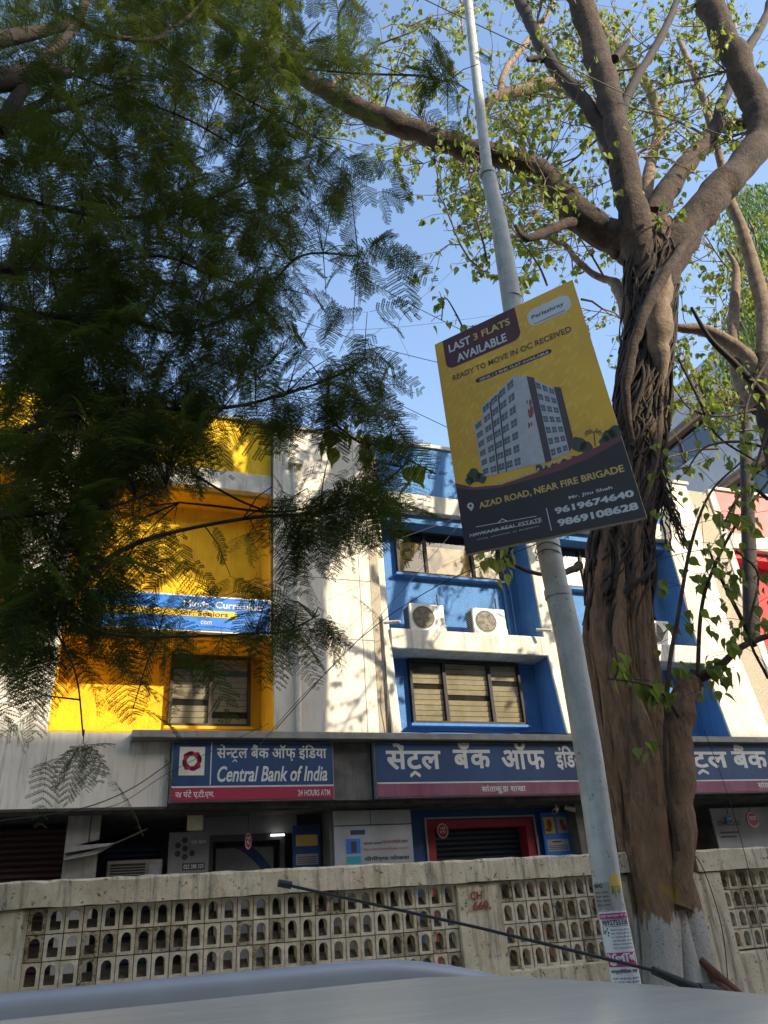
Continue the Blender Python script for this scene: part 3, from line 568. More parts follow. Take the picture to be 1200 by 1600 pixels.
# ------------------------------------------------------------------ perforated compound wall
def arch_block():
    w, h, dp = .142, .195, .11; b = MB(); n = 10; hw, z0, zs_ = .043, .026, .128
    inn = [(hw, z0), (hw, zs_)]+[(hw*math.cos(a), zs_+.046*math.sin(a)) for a in np.linspace(0, math.pi, n)[1:-1]]+[(-hw, zs_), (-hw, z0)]
    out = [(w/2, 0), (w/2, zs_)]+[(w/2, zs_+.03), (w/2, h), (.03, h), (.012, h), (-.012, h), (-.03, h), (-w/2, h), (-w/2, zs_+.03)]+[(-w/2, zs_), (-w/2, 0)]
    N = len(inn); out = out[:N]
    for y, flip in ((0, 0), (dp, 1)):
        vs = [(x, y, z) for x, z in out]+[(x, y, z) for x, z in inn]
        b.add(vs, [((i, (i+1) % N, N+(i+1) % N, N+i) if not flip else (N+i, N+(i+1) % N, (i+1) % N, i)) for i in range(N)])
    vs = [(x, 0, z) for x, z in inn]+[(x, dp, z) for x, z in inn]; b.add(vs, [(i, (i+1) % N, N+(i+1) % N, N+i) for i in range(N)])
    vs = [(x, 0, z) for x, z in out]+[(x, dp, z) for x, z in out]; b.add(vs, [(N+i, N+(i+1) % N, (i+1) % N, i) for i in range(N)])
    me = bpy.data.meshes.new('block'); me.from_pydata(b.v, [], b.f); me.materials.append(MAT['fence_block'])
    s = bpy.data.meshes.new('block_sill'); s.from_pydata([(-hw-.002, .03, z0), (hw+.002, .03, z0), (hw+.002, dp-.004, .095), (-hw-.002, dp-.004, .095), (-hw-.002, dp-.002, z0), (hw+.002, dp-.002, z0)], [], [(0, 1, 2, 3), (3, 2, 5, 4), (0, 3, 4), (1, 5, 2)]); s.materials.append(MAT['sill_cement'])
    alt = []
    for mt in ('fence_block', 'fence_block_aged', 'fence_block', 'fence_block_pale'):
        c = me.copy(); c.materials[0] = MAT[mt]; alt.append(c)
    return alt, s
BLK, SIL = arch_block()
def lattice(root, x0, x1, ztop, rows, joined_from=None):
    n = round((x1-x0)/.15); st = (x1-x0)/n
    for i in range(n):
        for j in range(rows):
            loc = Vector((x0+(i+.5)*st+random.uniform(-.001, .001), 8.02+random.uniform(-.004, .004), ztop-.2032*(j+1)+.003))
            o = bpy.data.objects.new('block', random.choice(BLK)); col.objects.link(o); o.parent = root; o.location = loc-ORG[root.name]; o.rotation_euler = (random.uniform(-.01, .01), random.uniform(-.008, .008), random.uniform(-.01, .01))
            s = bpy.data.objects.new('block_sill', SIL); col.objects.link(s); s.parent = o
    b = MB()
    for i in range(n+1): b.box(x0+i*st-.0035, x0+i*st+.0035, 8.035, 8.12, ztop-.2032*rows, ztop)
    for j in range(rows+1): b.box(x0, x1, 8.036, 8.118, ztop-.2032*j-.003, ztop-.2032*j+.004)
    b.build('mortar', 'moss', root)
def rough_box(x0, x1, y0, y1, z0, z1, amp=.012, step=.12):
    b = MB(); nx = max(2, int((x1-x0)/step)); rr = random.Random(int(x0*100)+int(z0*10)); prof = []
    for i in range(nx+1):
        x = x0+(x1-x0)*i/nx; g = lambda: rr.uniform(-amp, amp)
        prof.append([(x, y0+g()*.5, z0+g()*.5), (x, y0+g()*.5, z1-.02+g()), (x, y0+.03+g(), z1+g()*.5), (x, y1-.03, z1+g()*.5), (x, y1, z1-.02), (x, y1, z0)])
    vs = [p for r_ in prof for p in r_]; fs = [(i*6+k, i*6+(k+1) % 6, (i+1)*6+(k+1) % 6, (i+1)*6+k) for i in range(nx) for k in range(6)]
    b.add(vs, [tuple(reversed(q)) for q in fs]); b.add(vs[:6], [tuple(range(6))]); b.add(vs[-6:], [tuple(range(5, -1, -1))]); return b
fl = thing('compound_wall', (2.5, 8.1, .12), 'stained cream wall of arched jali blocks with red CH 660 on its pillar', 'wall')
rough_box(-3.2, 5.84, 7.93, 8.22, 1.90, 2.115).build('coping', 'fence_plaster', fl); rough_box(-3.2, 5.9, 7.99, 8.17, .12, 1.09, .004).build('base_wall', 'fence_plaster', fl)
for a, b_ in ((-.92, -.3), (3.725, 4.215)): rough_box(a, b_, 7.97, 8.19, .12, 1.895, .004).build('pillar', 'fence_plaster', fl)
rough_box(5.5, 6.0, 8.0, 8.17, 1.0, 1.895, .006).build('broken_infill', 'fence_plaster', fl)
lattice(fl, -.3, 3.72, 1.90, 4); lattice(fl, 4.22, 5.45, 1.90, 4)
b = MB(); f9 = wall_fn(7.955); put(b, glyphs('CH', .05, .1), 3.855, 3.99, 1.735, 1.81, f9); put(b, glyphs('660,', .05, .1), 3.87, 4.07, 1.635, 1.715, f9); b.build('painted_lettering', 'print_red', fl)
fr = thing('compound_wall', (8.5, 8.1, .12), 'stained cream jali wall running right from the fig trunk', 'wall')
rough_box(6.78, 11, 7.93, 8.22, 1.87, 2.10).build('coping', 'fence_plaster', fr); rough_box(6.7, 11, 7.99, 8.17, .12, 1.04, .004).build('base_wall', 'fence_plaster', fr)
rough_box(6.7, 7.09, 7.95, 8.21, .12, 1.868, .006).build('pillar', 'fence_plaster', fr); MB().box(6.62, 6.80, 7.99, 8.3, .12, 2.03).build('broken_end', 'moss', fr)
lattice(fr, 7.1, 10.1, 1.87, 4); rough_box(10.1, 10.6, 7.97, 8.19, 1.0, 1.868, .004).build('pillar', 'fence_plaster', fr)

# ------------------------------------------------------------------ big fig tree
fig = thing('fig_tree', (6.25, 8, .12), 'massive strangler fig with twisted whitewashed trunk growing through the compound wall', 'tree')
_T = []
for px, py, Y, w in [(1040, 1640, 8, 150), (1036, 1520, 8, 132), (1026, 1420, 8, 112), (1003, 1300, 8, 104), (988, 1150, 8, 122), (966, 1000, 8, 126), (966, 850, 7.85, 116), (995, 720, 7.6, 104), (1006, 600, 7.35, 98), (1013, 500, 7.1, 96), (1018, 420, 6.9, 98), (1022, 370, 6.78, 90), (1024, 345, 6.72, 60)]:
    p = W(px, py, Y); _T.append((p.z, p.x, p.y, rad(w, p)*.93))
TR = [(-.1, _T[0][1], 8, _T[0][3])]+[t_ for t_ in _T if t_[0] > 0]
def trk(z):
    A = np.array(TR); return [float(np.interp(z, A[:, 0], A[:, i])) for i in (1, 2, 3)]
b = MB(); NS = 96; zz = np.arange(0, TR[-1][0], .07)
rs = random.Random(3); ph = [rs.uniform(0, 6.28) for _ in range(9)]
vs = []
for z in zz:
    x, y, r = trk(z); 
    for k in range(NS):
        a = 2*math.pi*k/NS; tw = a+.16*z+.35*math.sin(z*.8+ph[0])
        q = .20*(1-abs(math.sin(3.5*tw+ph[1]+.5*math.sin(z*1.7)+.2*math.sin(3.1*z))))**.7+.12*(1-abs(math.sin(6*tw-.5*z+ph[2]+.6*math.sin(1.1*z))))**.8+.035*math.sin(13*tw+1.3*z+ph[3])+.02*math.sin(21*tw-2.1*z+ph[4])
        fl_ = .55*max(0, .9-z)**2*(.5+.5*math.sin(5*a+ph[5])); rr = r*(.76+q*1.0+fl_)
        vs.append((x+rr*math.cos(a), y+rr*.9*math.sin(a), z))
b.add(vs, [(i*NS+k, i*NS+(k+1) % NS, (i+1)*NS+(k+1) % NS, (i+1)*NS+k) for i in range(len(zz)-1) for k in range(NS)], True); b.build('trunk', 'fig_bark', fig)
def strand(a0, z0, z1, da, w, push=.0, seed=0, n=14, name='root_strand', flare=.0):
    q = random.Random(seed); pts = []; rr = []
    for i in range(n):
        t = i/(n-1); z = z0+(z1-z0)*t; x, y, r = trk(max(0, z)); a = a0+da*t+.12*math.sin(5*t+seed); k = r*(.90+push+.03*math.sin(7*t+seed*2))+flare*(1-t)**4
        pts.append((x+k*math.cos(a), y+.9*k*math.sin(a), z)); rr.append(w*(.8+.35*math.sin(6*t+seed))*(1.0+.7*flare*(1-t)**3)*(min(1, (1-t)*5+.12) if z1 > 1 else 1)*(min(1, t*5+.1) if z0 > .1 else 1))
    return MB().tube(crom(pts, 2), [float(v) for v in np.interp(np.linspace(0, 1, (n-1)*2+1), np.linspace(0, 1, n), rr)], 10)
q = random.Random(11)
for i in range(46):      # strands on the camera side: angle around -90 deg
    a0 = -math.pi/2+q.uniform(-1.7, 1.7); z0 = q.choice((0, 0, .3, 1.2, 2.4, 3.4)); z1 = min(10, z0+q.uniform(2.5, 6))
    strand(a0, z0, z1, q.uniform(-1.0, 1.0), q.uniform(.035, .095), q.uniform(-.02, .06), i).build('root_strand', 'fig_bark', fig)
for px0, w in ((-2.2, .15), (-1.75, .17), (-1.35, .16), (-.95, .15), (-.55, .13)):
    strand(px0, -.1, q.uniform(3.6, 5), q.uniform(-.3, .2), w, .03, int(px0*10)+40, flare=.22).build('root_strand', 'fig_bark', fig)
# the second stem beside the trunk and the crossing pale strand near the fork
def path(P, n=5):    # (px, py, Y, width px)
    pts = [W(a, b_, Y) for a, b_, Y, w in P]; r = [rad(w, p) for p, (_, _, _, w) in zip(pts, P)]
    C = crom([(*p, k) for p, k in zip(pts, r)], n); return [tuple(c[:3]) for c in C], [max(.002, float(c[3])) for c in C]
LIMBS = []
def limb(P, name='limb', mat='bark_limb', parent=None, n=12, keep=True):
    pts, r = path(P); b = MB(); qq = random.Random(len(LIMBS)+5)
    pts = [tuple(np.array(p)+np.array([qq.uniform(-1, 1) for _ in range(3)])*k*.15) for p, k in zip(pts, r)]; r2 = [k*(1+qq.uniform(-.10, .10)) for k in r]
    b.tube(pts, r2, n); o = b.build(name, mat, parent or fig)
    if keep: LIMBS.append((pts, r)); 
    return o
limb([(1062, 1420, 7.62, 42), (1066, 1300, 7.6, 50), (1060, 1180, 7.6, 46), (1068, 1100, 7.6, 44), (1085, 1062, 7.55, 34)], 'side_stem', 'fig_bark', keep=False)
limb([(990, 700, 7.3, 8), (978, 620, 7.06, 14), (985, 560, 6.86, 18), (1003, 500, 6.66, 18), (1032, 440, 6.5, 18), (1062, 392, 6.45, 18), (1100, 345, 6.48, 16), (1120, 315, 6.55, 8)], 'crossing_root', 'bark_limb', keep=False)
limb([(1026, 640, 7.3, 16), (1030, 560, 6.93, 34), (1028, 500, 6.76, 42), (1034, 440, 6.68, 36), (1044, 400, 6.7, 12)], 'bare_patch', 'bark_pale', keep=False)
limb([(1022, 440, 6.95, 50), (1005, 400, 6.95, 66), (970, 375, 7.0, 64), (915, 345, 7.1, 56), (865, 290, 7.2, 48), (820, 258, 7.3, 42), (760, 240, 7.4, 40), (700, 222, 7.5, 38), (640, 200, 7.6, 38), (590, 182, 7.7, 38), (545, 160, 7.8, 34), (480, 125, 8, 30), (400, 75, 8.2, 24), (330, 20, 8.4, 18)])
limb([(1014, 470, 6.95, 40), (1004, 410, 6.85, 58), (990, 340, 6.72, 54), (975, 260, 6.6, 48), (958, 180, 6.55, 46), (935, 90, 6.5, 46), (908, 10, 6.45, 46), (890, -60, 6.4, 44)], 'limb', 'bark_limb')
limb([(962, 250, 6.75, 30), (945, 205, 6.8, 28), (905, 150, 6.85, 26), (862, 100, 6.9, 24), (835, 50, 6.95, 22), (812, 0, 7, 20), (800, -50, 7, 20)], 'limb', 'bark_dark')
limb([(965, 190, 6.45, 20), (985, 140, 6.4, 18), (1020, 80, 6.35, 16), (1050, 20, 6.3, 14), (1075, -40, 6.3, 14)], 'limb', 'bark_dark')
limb([(960, 92, 6.5, 16), (975, 75, 6.5, 12), (982, 62, 6.5, 7)], 'stub', 'bark_dark', keep=False)
limb([(848, 93, 6.95, 14), (835, 92, 6.95, 12), (824, 93, 6.95, 8)], 'stub', 'bark_dark', keep=False)
limb([(1012, 490, 6.95, 40), (1034, 425, 6.8, 62), (1072, 358, 6.62, 66), (1120, 300, 6.4, 60), (1165, 250, 6.3, 58), (1190, 200, 6.25, 54), (1170, 140, 6.2, 50), (1140, 70, 6.15, 50), (1110, 10, 6.1, 46), (1095, -50, 6.1, 40)])
limb([(1020, 340, 6.9, 44), (1050, 285, 6.9, 38), (1090, 235, 6.95, 32), (1125, 195, 7.0, 26), (1150, 195, 6.9, 22), (1190, 190, 6.6, 24)])
limb([(1105, 225, 6.95, 22), (1130, 160, 6.9, 20), (1160, 90, 6.8, 20), (1195, 30, 6.7, 18), (1215, -30, 6.7, 18)], 'limb', 'bark_dark')
limb([(1000, 330, 7.3, 40), (965, 260, 7.6, 32), (935, 190, 7.9, 28), (905, 150, 8.1, 26), (870, 130, 8.2, 24), (820, 140, 8.3, 22), (770, 155, 8.4, 18), (745, 185, 8.5, 10)], 'limb', 'bark_pale')
limb([(780, 152, 8.4, 14), (790, 110, 8.6, 12), (815, 75, 8.8, 12), (840, 45, 9, 11), (860, 10, 9.2, 10), (870, -30, 9.3, 9)], 'limb', 'bark_pale')
limb([(905, 345, 7.1, 20), (880, 352, 7.05, 18), (845, 365, 7.0, 16), (820, 372, 7, 12), (805, 352, 7, 6)], 'limb', 'bark_limb')
limb([(985, 500, 7.3, 26), (965, 450, 7.6, 20), (955, 440, 7.8, 14), (930, 430, 8, 12), (900, 405, 8.2, 10), (880, 380, 8.4, 8), (845, 370, 8.6, 6)], 'limb', 'bark_pale')
limb([(1010, 320, 7.4, 26), (1015, 260, 7.8, 20), (1030, 190, 8.2, 20), (1005, 120, 8.5, 18), (960, 70, 8.8, 16), (925, 20, 9, 14), (905, -40, 9.2, 12)], 'limb', 'bark_pale')
limb([(905, 884, 7.5, 14), (895, 890, 7.4, 11), (870, 898, 7.1, 8), (840, 896, 6.9, 7), (810, 886, 6.8, 6), (790, 868, 6.7, 5), (775, 862, 6.7, 4)], 'low_twig', 'bark_limb', keep=False)
for i, (ax, ay) in enumerate(()):
    limb([(ax-30, ay+20, 6.35, 16), (ax, ay, 6.2, 18), (ax+34, ay-8, 6.4, 14)], 'knot_root', 'root_fibre', keep=False)
# fibrous aerial roots wrapped round the upper trunk
b = MB(); q = random.Random(5)
for i in range(420):
    z = 5.6+(TR[-1][0]-5.7)*q.random()**.8; a = -math.pi/2+q.uniform(-1.9, 1.9); ln = min(q.uniform(.6, 2.0), z-q.uniform(4.4, 5.4)); da = q.choice((-1, 1))*q.uniform(.1, 1.1); pts = []; k0_ = q.uniform(.90, 1.06)
    if -1.3 < a < -.7 and 7.4 < z < 9.3 and q.random() < .85: continue
    for j in range(9):
        t = j/8; zz_ = z-ln*t; x, y, r = trk(zz_); k = r*(k0_+.07*math.sin(6*t+i)+q.uniform(-.015, .015)); aa = a+da*t+.18*math.sin(8*t+i)
        pts.append((x+k*math.cos(aa), y+.9*k*math.sin(aa), zz_))
    b.tube(crom(pts, 2), q.choice((.008, .012, .018, .03)), 5, False)
for i in range(70):
    x, y, r = trk(6.9); a = q.uniform(-1.1, .2); z = q.uniform(6.3, 7.3); k = r*1.02; p = Vector((x+k*math.cos(a), y+.9*k*math.sin(a), z)); pts = [p]
    for j in range(5): p = p+Vector((q.uniform(-.04, .07), q.uniform(-.04, .04), -q.uniform(.04, .15))); pts.append(p)
    b.tube(crom(pts, 2), q.uniform(.004, .012), 4, False)
stuff(b.build('aerial_roots', 'root_fibre', fig))
b = MB()
for i, (x1, y1) in enumerate(((1180, 1560), (1150, 1545), (1210, 1585))): b.tube(*[v for v in path([(1095+10*i, 1500+14*i, 7.6, 14), (1125, 1528+12*i, 7.45, 18), (x1, y1+14, 7.25, 16), (x1+50, y1+45, 7.0, 12)])], 10)
b.build('surface_root', 'root_red', fig)

# fig twigs and leaves
LEAF_O = [(0, 0), (.30, .10), (.42, .34), (.30, .62), (.10, .84), (0, 1.15), (-.10, .84), (-.30, .62), (-.42, .34), (-.30, .10)]
def leaf_verts(size, base, dirv, nrm):
    d = Vector(dirv).normalized(); n = Vector(nrm); s = d.cross(n); s = s.normalized() if s.length > 1e-5 else d.orthogonal().normalized(); n = s.cross(d)
    return [Vector(base)+(s*x*.95+d*y+n*(abs(x)*.35-.12*y*y))*size for x, y in LEAF_O]
def leaf_cloud(L_, name, mat, parent):
    """L_: (pos, dir, size); eight-sided folded leaves as one mesh"""
    n = len(L_); P = np.array([l[0] for l in L_]); D = np.array([l[1] for l in L_]); S = np.array([l[2] for l in L_])[:, None]
    D /= np.linalg.norm(D, axis=1)[:, None]+1e-9; N = rng.normal(size=(n, 3)); s = np.cross(D, N); s /= np.linalg.norm(s, axis=1)[:, None]+1e-9; N = np.cross(s, D)
    O = [(0, 0), (.36, .16), (.38, .45), (0, 1.1), (-.38, .45), (-.36, .16)]; V = np.zeros((n, 6, 3))
    for i, (x, y) in enumerate(O): V[:, i] = P+(s*x+D*y+N*(abs(x)*.3-.1*y*y))*S
    Q = np.array([(0, 1, 2, 3), (0, 3, 4, 5)]); Fq = (np.arange(n)[:, None, None]*6+Q[None]).reshape(-1, 4)
    o = bigmesh(name, V.reshape(-1, 3), Fq, mat, parent, 4); return stuff(o)
q = random.Random(21); TW = MB(); LV = []
def grow(p, d, ln, r, lev):
    pts = [Vector(p)]; d = Vector(d).normalized(); k = 5
    for i in range(k):
        d = (d+Vector((q.gauss(0, .22), q.gauss(0, .22), q.gauss(.03, .18)))).normalized(); pts.append(pts[-1]+d*ln/k)
    TW.tube(pts, [r*(1-.55*i/k) for i in range(k+1)], 5 if lev > 1 else 4, False)
    if lev == 0:
        for i in range(q.randint(4, 9)):
            a = pts[q.randint(2, k)]; dd = Vector((q.gauss(0, .5), q.gauss(0, .5), -1)); st = a+Vector((q.gauss(0, .02), q.gauss(0, .02), -.04)); LV.append((tuple(st), tuple(dd), q.uniform(.07, .15)))
        return
    for i in range({3: 6, 2: 5, 1: 5}[lev]):
        a = pts[q.randint(1, k)]; dd = (d+Vector((q.gauss(0, .7), q.gauss(0, .7), q.gauss(.1, .5)))).normalized(); grow(a, dd, ln*q.uniform(.45, .75), r*.52, lev-1)
seeds = []
for li, (pts, r) in enumerate(LIMBS):
    m = {0: 9}.get(li, 3)
    for j in range(m):
        i = int(len(pts)*(.35+.6*(j+q.random())/m)); i = min(i, len(pts)-2); seeds.append((pts[i], min(r[i]*.5, .05)))
for p, r in seeds: grow(p, (q.uniform(-.8, .8), q.uniform(-.2, 1.2), q.uniform(.1, 1.0)), q.uniform(1.3, 2.2), max(r*.6, .02), 2)
for (a, b_, Y) in [(600, 120, 9), (690, 60, 9.5), (780, 320, 8.5), (850, 180, 9), (900, 260, 8.8), (1000, 230, 8.5), (1080, 120, 8.5), (1150, 300, 8.3), (860, 60, 9.5), (950, 20, 9.6), (1040, 60, 9.3), (730, 300, 9), (940, 400, 8.2), (1140, 600, 8.8), (1100, 640, 8.8), (1170, 520, 8.8), (1180, 420, 8.6), (1090, 560, 8.6), (1160, 680, 8.8), (560, 40, 9.2), (800, 420, 8.2), (1130, 20, 8.8), (900, 480, 8.3)]:
    for _ in range(2): grow(W(a+q.uniform(-50, 50), b_+q.uniform(-50, 50), Y), (q.uniform(-1, 1), q.uniform(-.5, .7), q.uniform(-.1, .9)), q.uniform(1.1, 1.9), .022, 2)
TW.build('twigs', 'bark_pale', fig)['kind'] = 'stuff'
leaf_cloud(LV, 'leaves', 'fig_leaf', fig)
# young shoots beside the trunk, each leaf on its own
LM = {}
def fig_leaf(parent, pos, d, size, mat='fig_leaf_dark'):
    if mat not in LM:
        me = bpy.data.meshes.new('leaf'); v = leaf_verts(1, (0, 0, 0), (0, 1, 0), (0, 0, 1)); me.from_pydata([tuple(a) for a in v]+[(0, .55, -.04)], [], [(i, (i+1) % 10, 10) for i in range(10)])
        me.materials.append(MAT[mat]); LM[mat] = me
    o = bpy.data.objects.new('leaf', LM[mat]); col.objects.link(o); o.parent = parent; o.location = Vector(pos)-ORG[parent.name]; o.scale = (size,)*3
    o.rotation_mode = 'QUATERNION'; o.rotation_quaternion = Vector(d).to_track_quat('Y', 'Z') @ Quaternion((0, 1, 0), q.uniform(-.9, .9)); return o
def spray(parent, P, nl, size, mats=('fig_leaf_dark',), frm=.2, name='stem', sp=.25):
    pts, r = path(P); size *= 1.25; MB().tube(pts, r, 6, False).build(name, 'bark_limb', parent)
    for i in range(nl):
        a = Vector(pts[int((frm+(1-frm)*q.random())*(len(pts)-1))]); off = Vector((q.gauss(0, sp), q.gauss(0, sp*.6), q.gauss(0, sp*.7))); e = a+off
        MB().tube([a, a+off*.5+Vector((0, 0, .02)), e], .0035, 4, False).build('leaf_stalk', 'bark_limb', parent)
        for _ in range(q.randint(1, 3)): fig_leaf(parent, e+Vector((q.gauss(0, .05), q.gauss(0, .05), q.gauss(0, .04))), (q.gauss(0, .5), q.gauss(0, .5), -1), size*q.uniform(.7, 1.2), q.choice(mats))
sap = thing('fig_sapling', tuple(W(1075, 1330, 7.3)), 'young leafy fig shoots arching up right of the big trunk', 'tree')
spray(sap, [(1060, 1330, 7.4, 10), (1040, 1200, 7.3, 9), (1045, 1050, 7.2, 8), (1060, 960, 7.1, 7), (1080, 850, 7.0, 6), (1110, 770, 6.9, 4), (1160, 720, 6.8, 3)], 26, .12)
spray(sap, [(1085, 1062, 7.55, 22), (1120, 1045, 7.5, 16), (1160, 1010, 7.4, 12), (1210, 990, 7.3, 10)], 22, .13, frm=.1)
spray(sap, [(1090, 1055, 7.3, 8), (1095, 960, 7.2, 7), (1110, 900, 7.1, 6), (1150, 820, 7.0, 5), (1210, 740, 6.9, 4)], 22, .13)
spray(sap, [(1180, 1010, 7.2, 9), (1150, 950, 7.1, 8), (1120, 890, 7.0, 6), (1105, 850, 7.0, 3)], 12, .11)
spray(sap, [(1060, 1120, 7.2, 6), (1040, 1090, 7.1, 5), (1010, 1070, 7.0, 4), (950, 1060, 6.9, 3)], 12, .13, sp=.12)
spray(sap, [(1200, 1060, 7.0, 6), (1170, 990, 6.9, 5), (1185, 900, 6.9, 4), (1150, 860, 6.9, 3)], 16, .12)
spray(fig, [(800, 470, 6.8, 5), (815, 440, 6.8, 4), (830, 410, 6.8, 3)], 12, .11, name='shoot', sp=.12); spray(fig, [(775, 862, 6.7, 3), (785, 875, 6.7, 3), (795, 880, 6.7, 3)], 8, .10, ('fig_leaf',), name='shoot', sp=.08)
spray(fig, [(735, 540, 5.6, 3), (715, 495, 5.6, 3), (695, 465, 5.6, 2), (690, 500, 5.6, 2)], 11, .085, name='shoot', sp=.1)
spray(fig, [(1020, 345, 6.2, 4), (1040, 330, 6.2, 4), (1060, 320, 6.2, 3)], 10, .11, name='shoot', sp=.12)
spray(fig, [(960, 1010, 7.2, 3), (965, 1045, 7.1, 3), (960, 1060, 7.1, 3)], 5, .15, name='shoot', sp=.06)
spray(fig, [(520, 660, 5.0, 4), (560, 690, 5.0, 4), (600, 700, 5.0, 3), (680, 740, 5.0, 3)], 16, .12, name='shoot', sp=.10)

# right-hand fig tree at the edge of the picture
rt = thing('fig_tree', (8.9, 7.6, .12), 'slimmer pale barked fig tree at the right edge with tangled leafy branches', 'tree')
def rl(P, mat='bark_limb'): pts, r = path(P); MB().tube(pts, r, 10).build('limb', mat, rt)
rl([(1330, 1500, 7.6, 60), (1290, 1200, 7.5, 60), (1250, 950, 7.4, 56), (1225, 750, 7.3, 50), (1200, 640, 7.2, 44), (1192, 560, 7.2, 36)]); rl([(1192, 600, 7.2, 34), (1195, 500, 7.2, 28), (1180, 430, 7.25, 26), (1160, 360, 7.3, 20), (1140, 310, 7.4, 18), (1120, 230, 7.5, 14), (1090, 130, 7.7, 12), (1060, 60, 7.9, 9)], 'bark_pale')
rl([(1200, 600, 7.2, 30), (1165, 555, 7.3, 24), (1130, 530, 7.4, 22), (1095, 515, 7.5, 20), (1060, 512, 7.6, 14), (1040, 500, 7.7, 6)], 'bark_pale'); rl([(1185, 640, 7.3, 26), (1155, 590, 7.5, 24), (1146, 530, 7.6, 20), (1148, 470, 7.7, 18), (1150, 420, 7.8, 12), (1135, 390, 7.9, 5)], 'bark_pale')
rl([(1195, 620, 7.1, 14), (1150, 570, 7.0, 12), (1110, 530, 6.9, 9), (1080, 480, 6.8, 5)], 'bark_dark')
for P in ([(1060, 560, 6.9, 5), (1090, 620, 6.9, 5), (1120, 680, 6.9, 4), (1180, 720, 6.9, 3)], [(1180, 640, 6.9, 6), (1130, 650, 6.9, 4), (1080, 640, 6.9, 3), (1050, 600, 6.9, 2)], [(1200, 700, 6.8, 6), (1150, 690, 6.8, 5), (1100, 700, 6.8, 4), (1070, 740, 6.8, 3)], [(1200, 780, 6.6, 8), (1170, 760, 6.6, 6), (1140, 800, 6.6, 4), (1130, 830, 6.6, 3)], [(1200, 560, 6.8, 6), (1170, 620, 6.8, 5), (1160, 690, 6.8, 4)], [(1210, 650, 6.5, 6), (1190, 700, 6.5, 5), (1175, 750, 6.5, 4)]):
    spray(rt, P, 15, .10, ('fig_leaf_dark', 'fig_leaf'), name='shoot', frm=.1, sp=.22)
# dense mast tree behind it
mt_ = thing('mast_tree', (15.5, 11, .15), 'dense mast tree with long drooping glossy leaves behind the right fig tree', 'tree')
MB().tube([W(1175, 1000, 11.2), W(1165, 700, 11.2), W(1150, 300, 11.2)], [.16, .13, .05], 8).build('trunk', 'bark_dark', mt_)
Lm = []
for i in range(5500):
    t = q.random(); px = 1185+q.gauss(0, 28+22*t)-8*t; py = 285+t*310; 
    if px < 1125-10*math.sin(t*9): continue
    Lm.append((tuple(W(px, py, 11.0+q.uniform(-.9, .9))), (q.gauss(0, .35), q.gauss(0, .35), -1), q.uniform(.22, .38)))
n = len(Lm); P = np.array([l[0] for l in Lm]); D = np.array([l[1] for l in Lm]); S = np.array([l[2] for l in Lm])[:, None]; D /= np.linalg.norm(D, axis=1)[:, None]; N = rng.normal(size=(n, 3)); s = np.cross(D, N); s /= np.linalg.norm(s, axis=1)[:, None]
V = np.stack([P, P+(s*.09+D*.4)*S, P+D*S, P+(-s*.09+D*.4)*S], 1); stuff(bigmesh('crown', V.reshape(-1, 3), np.arange(4*n).reshape(-1, 4), 'mast_leaf', mt_, 4))

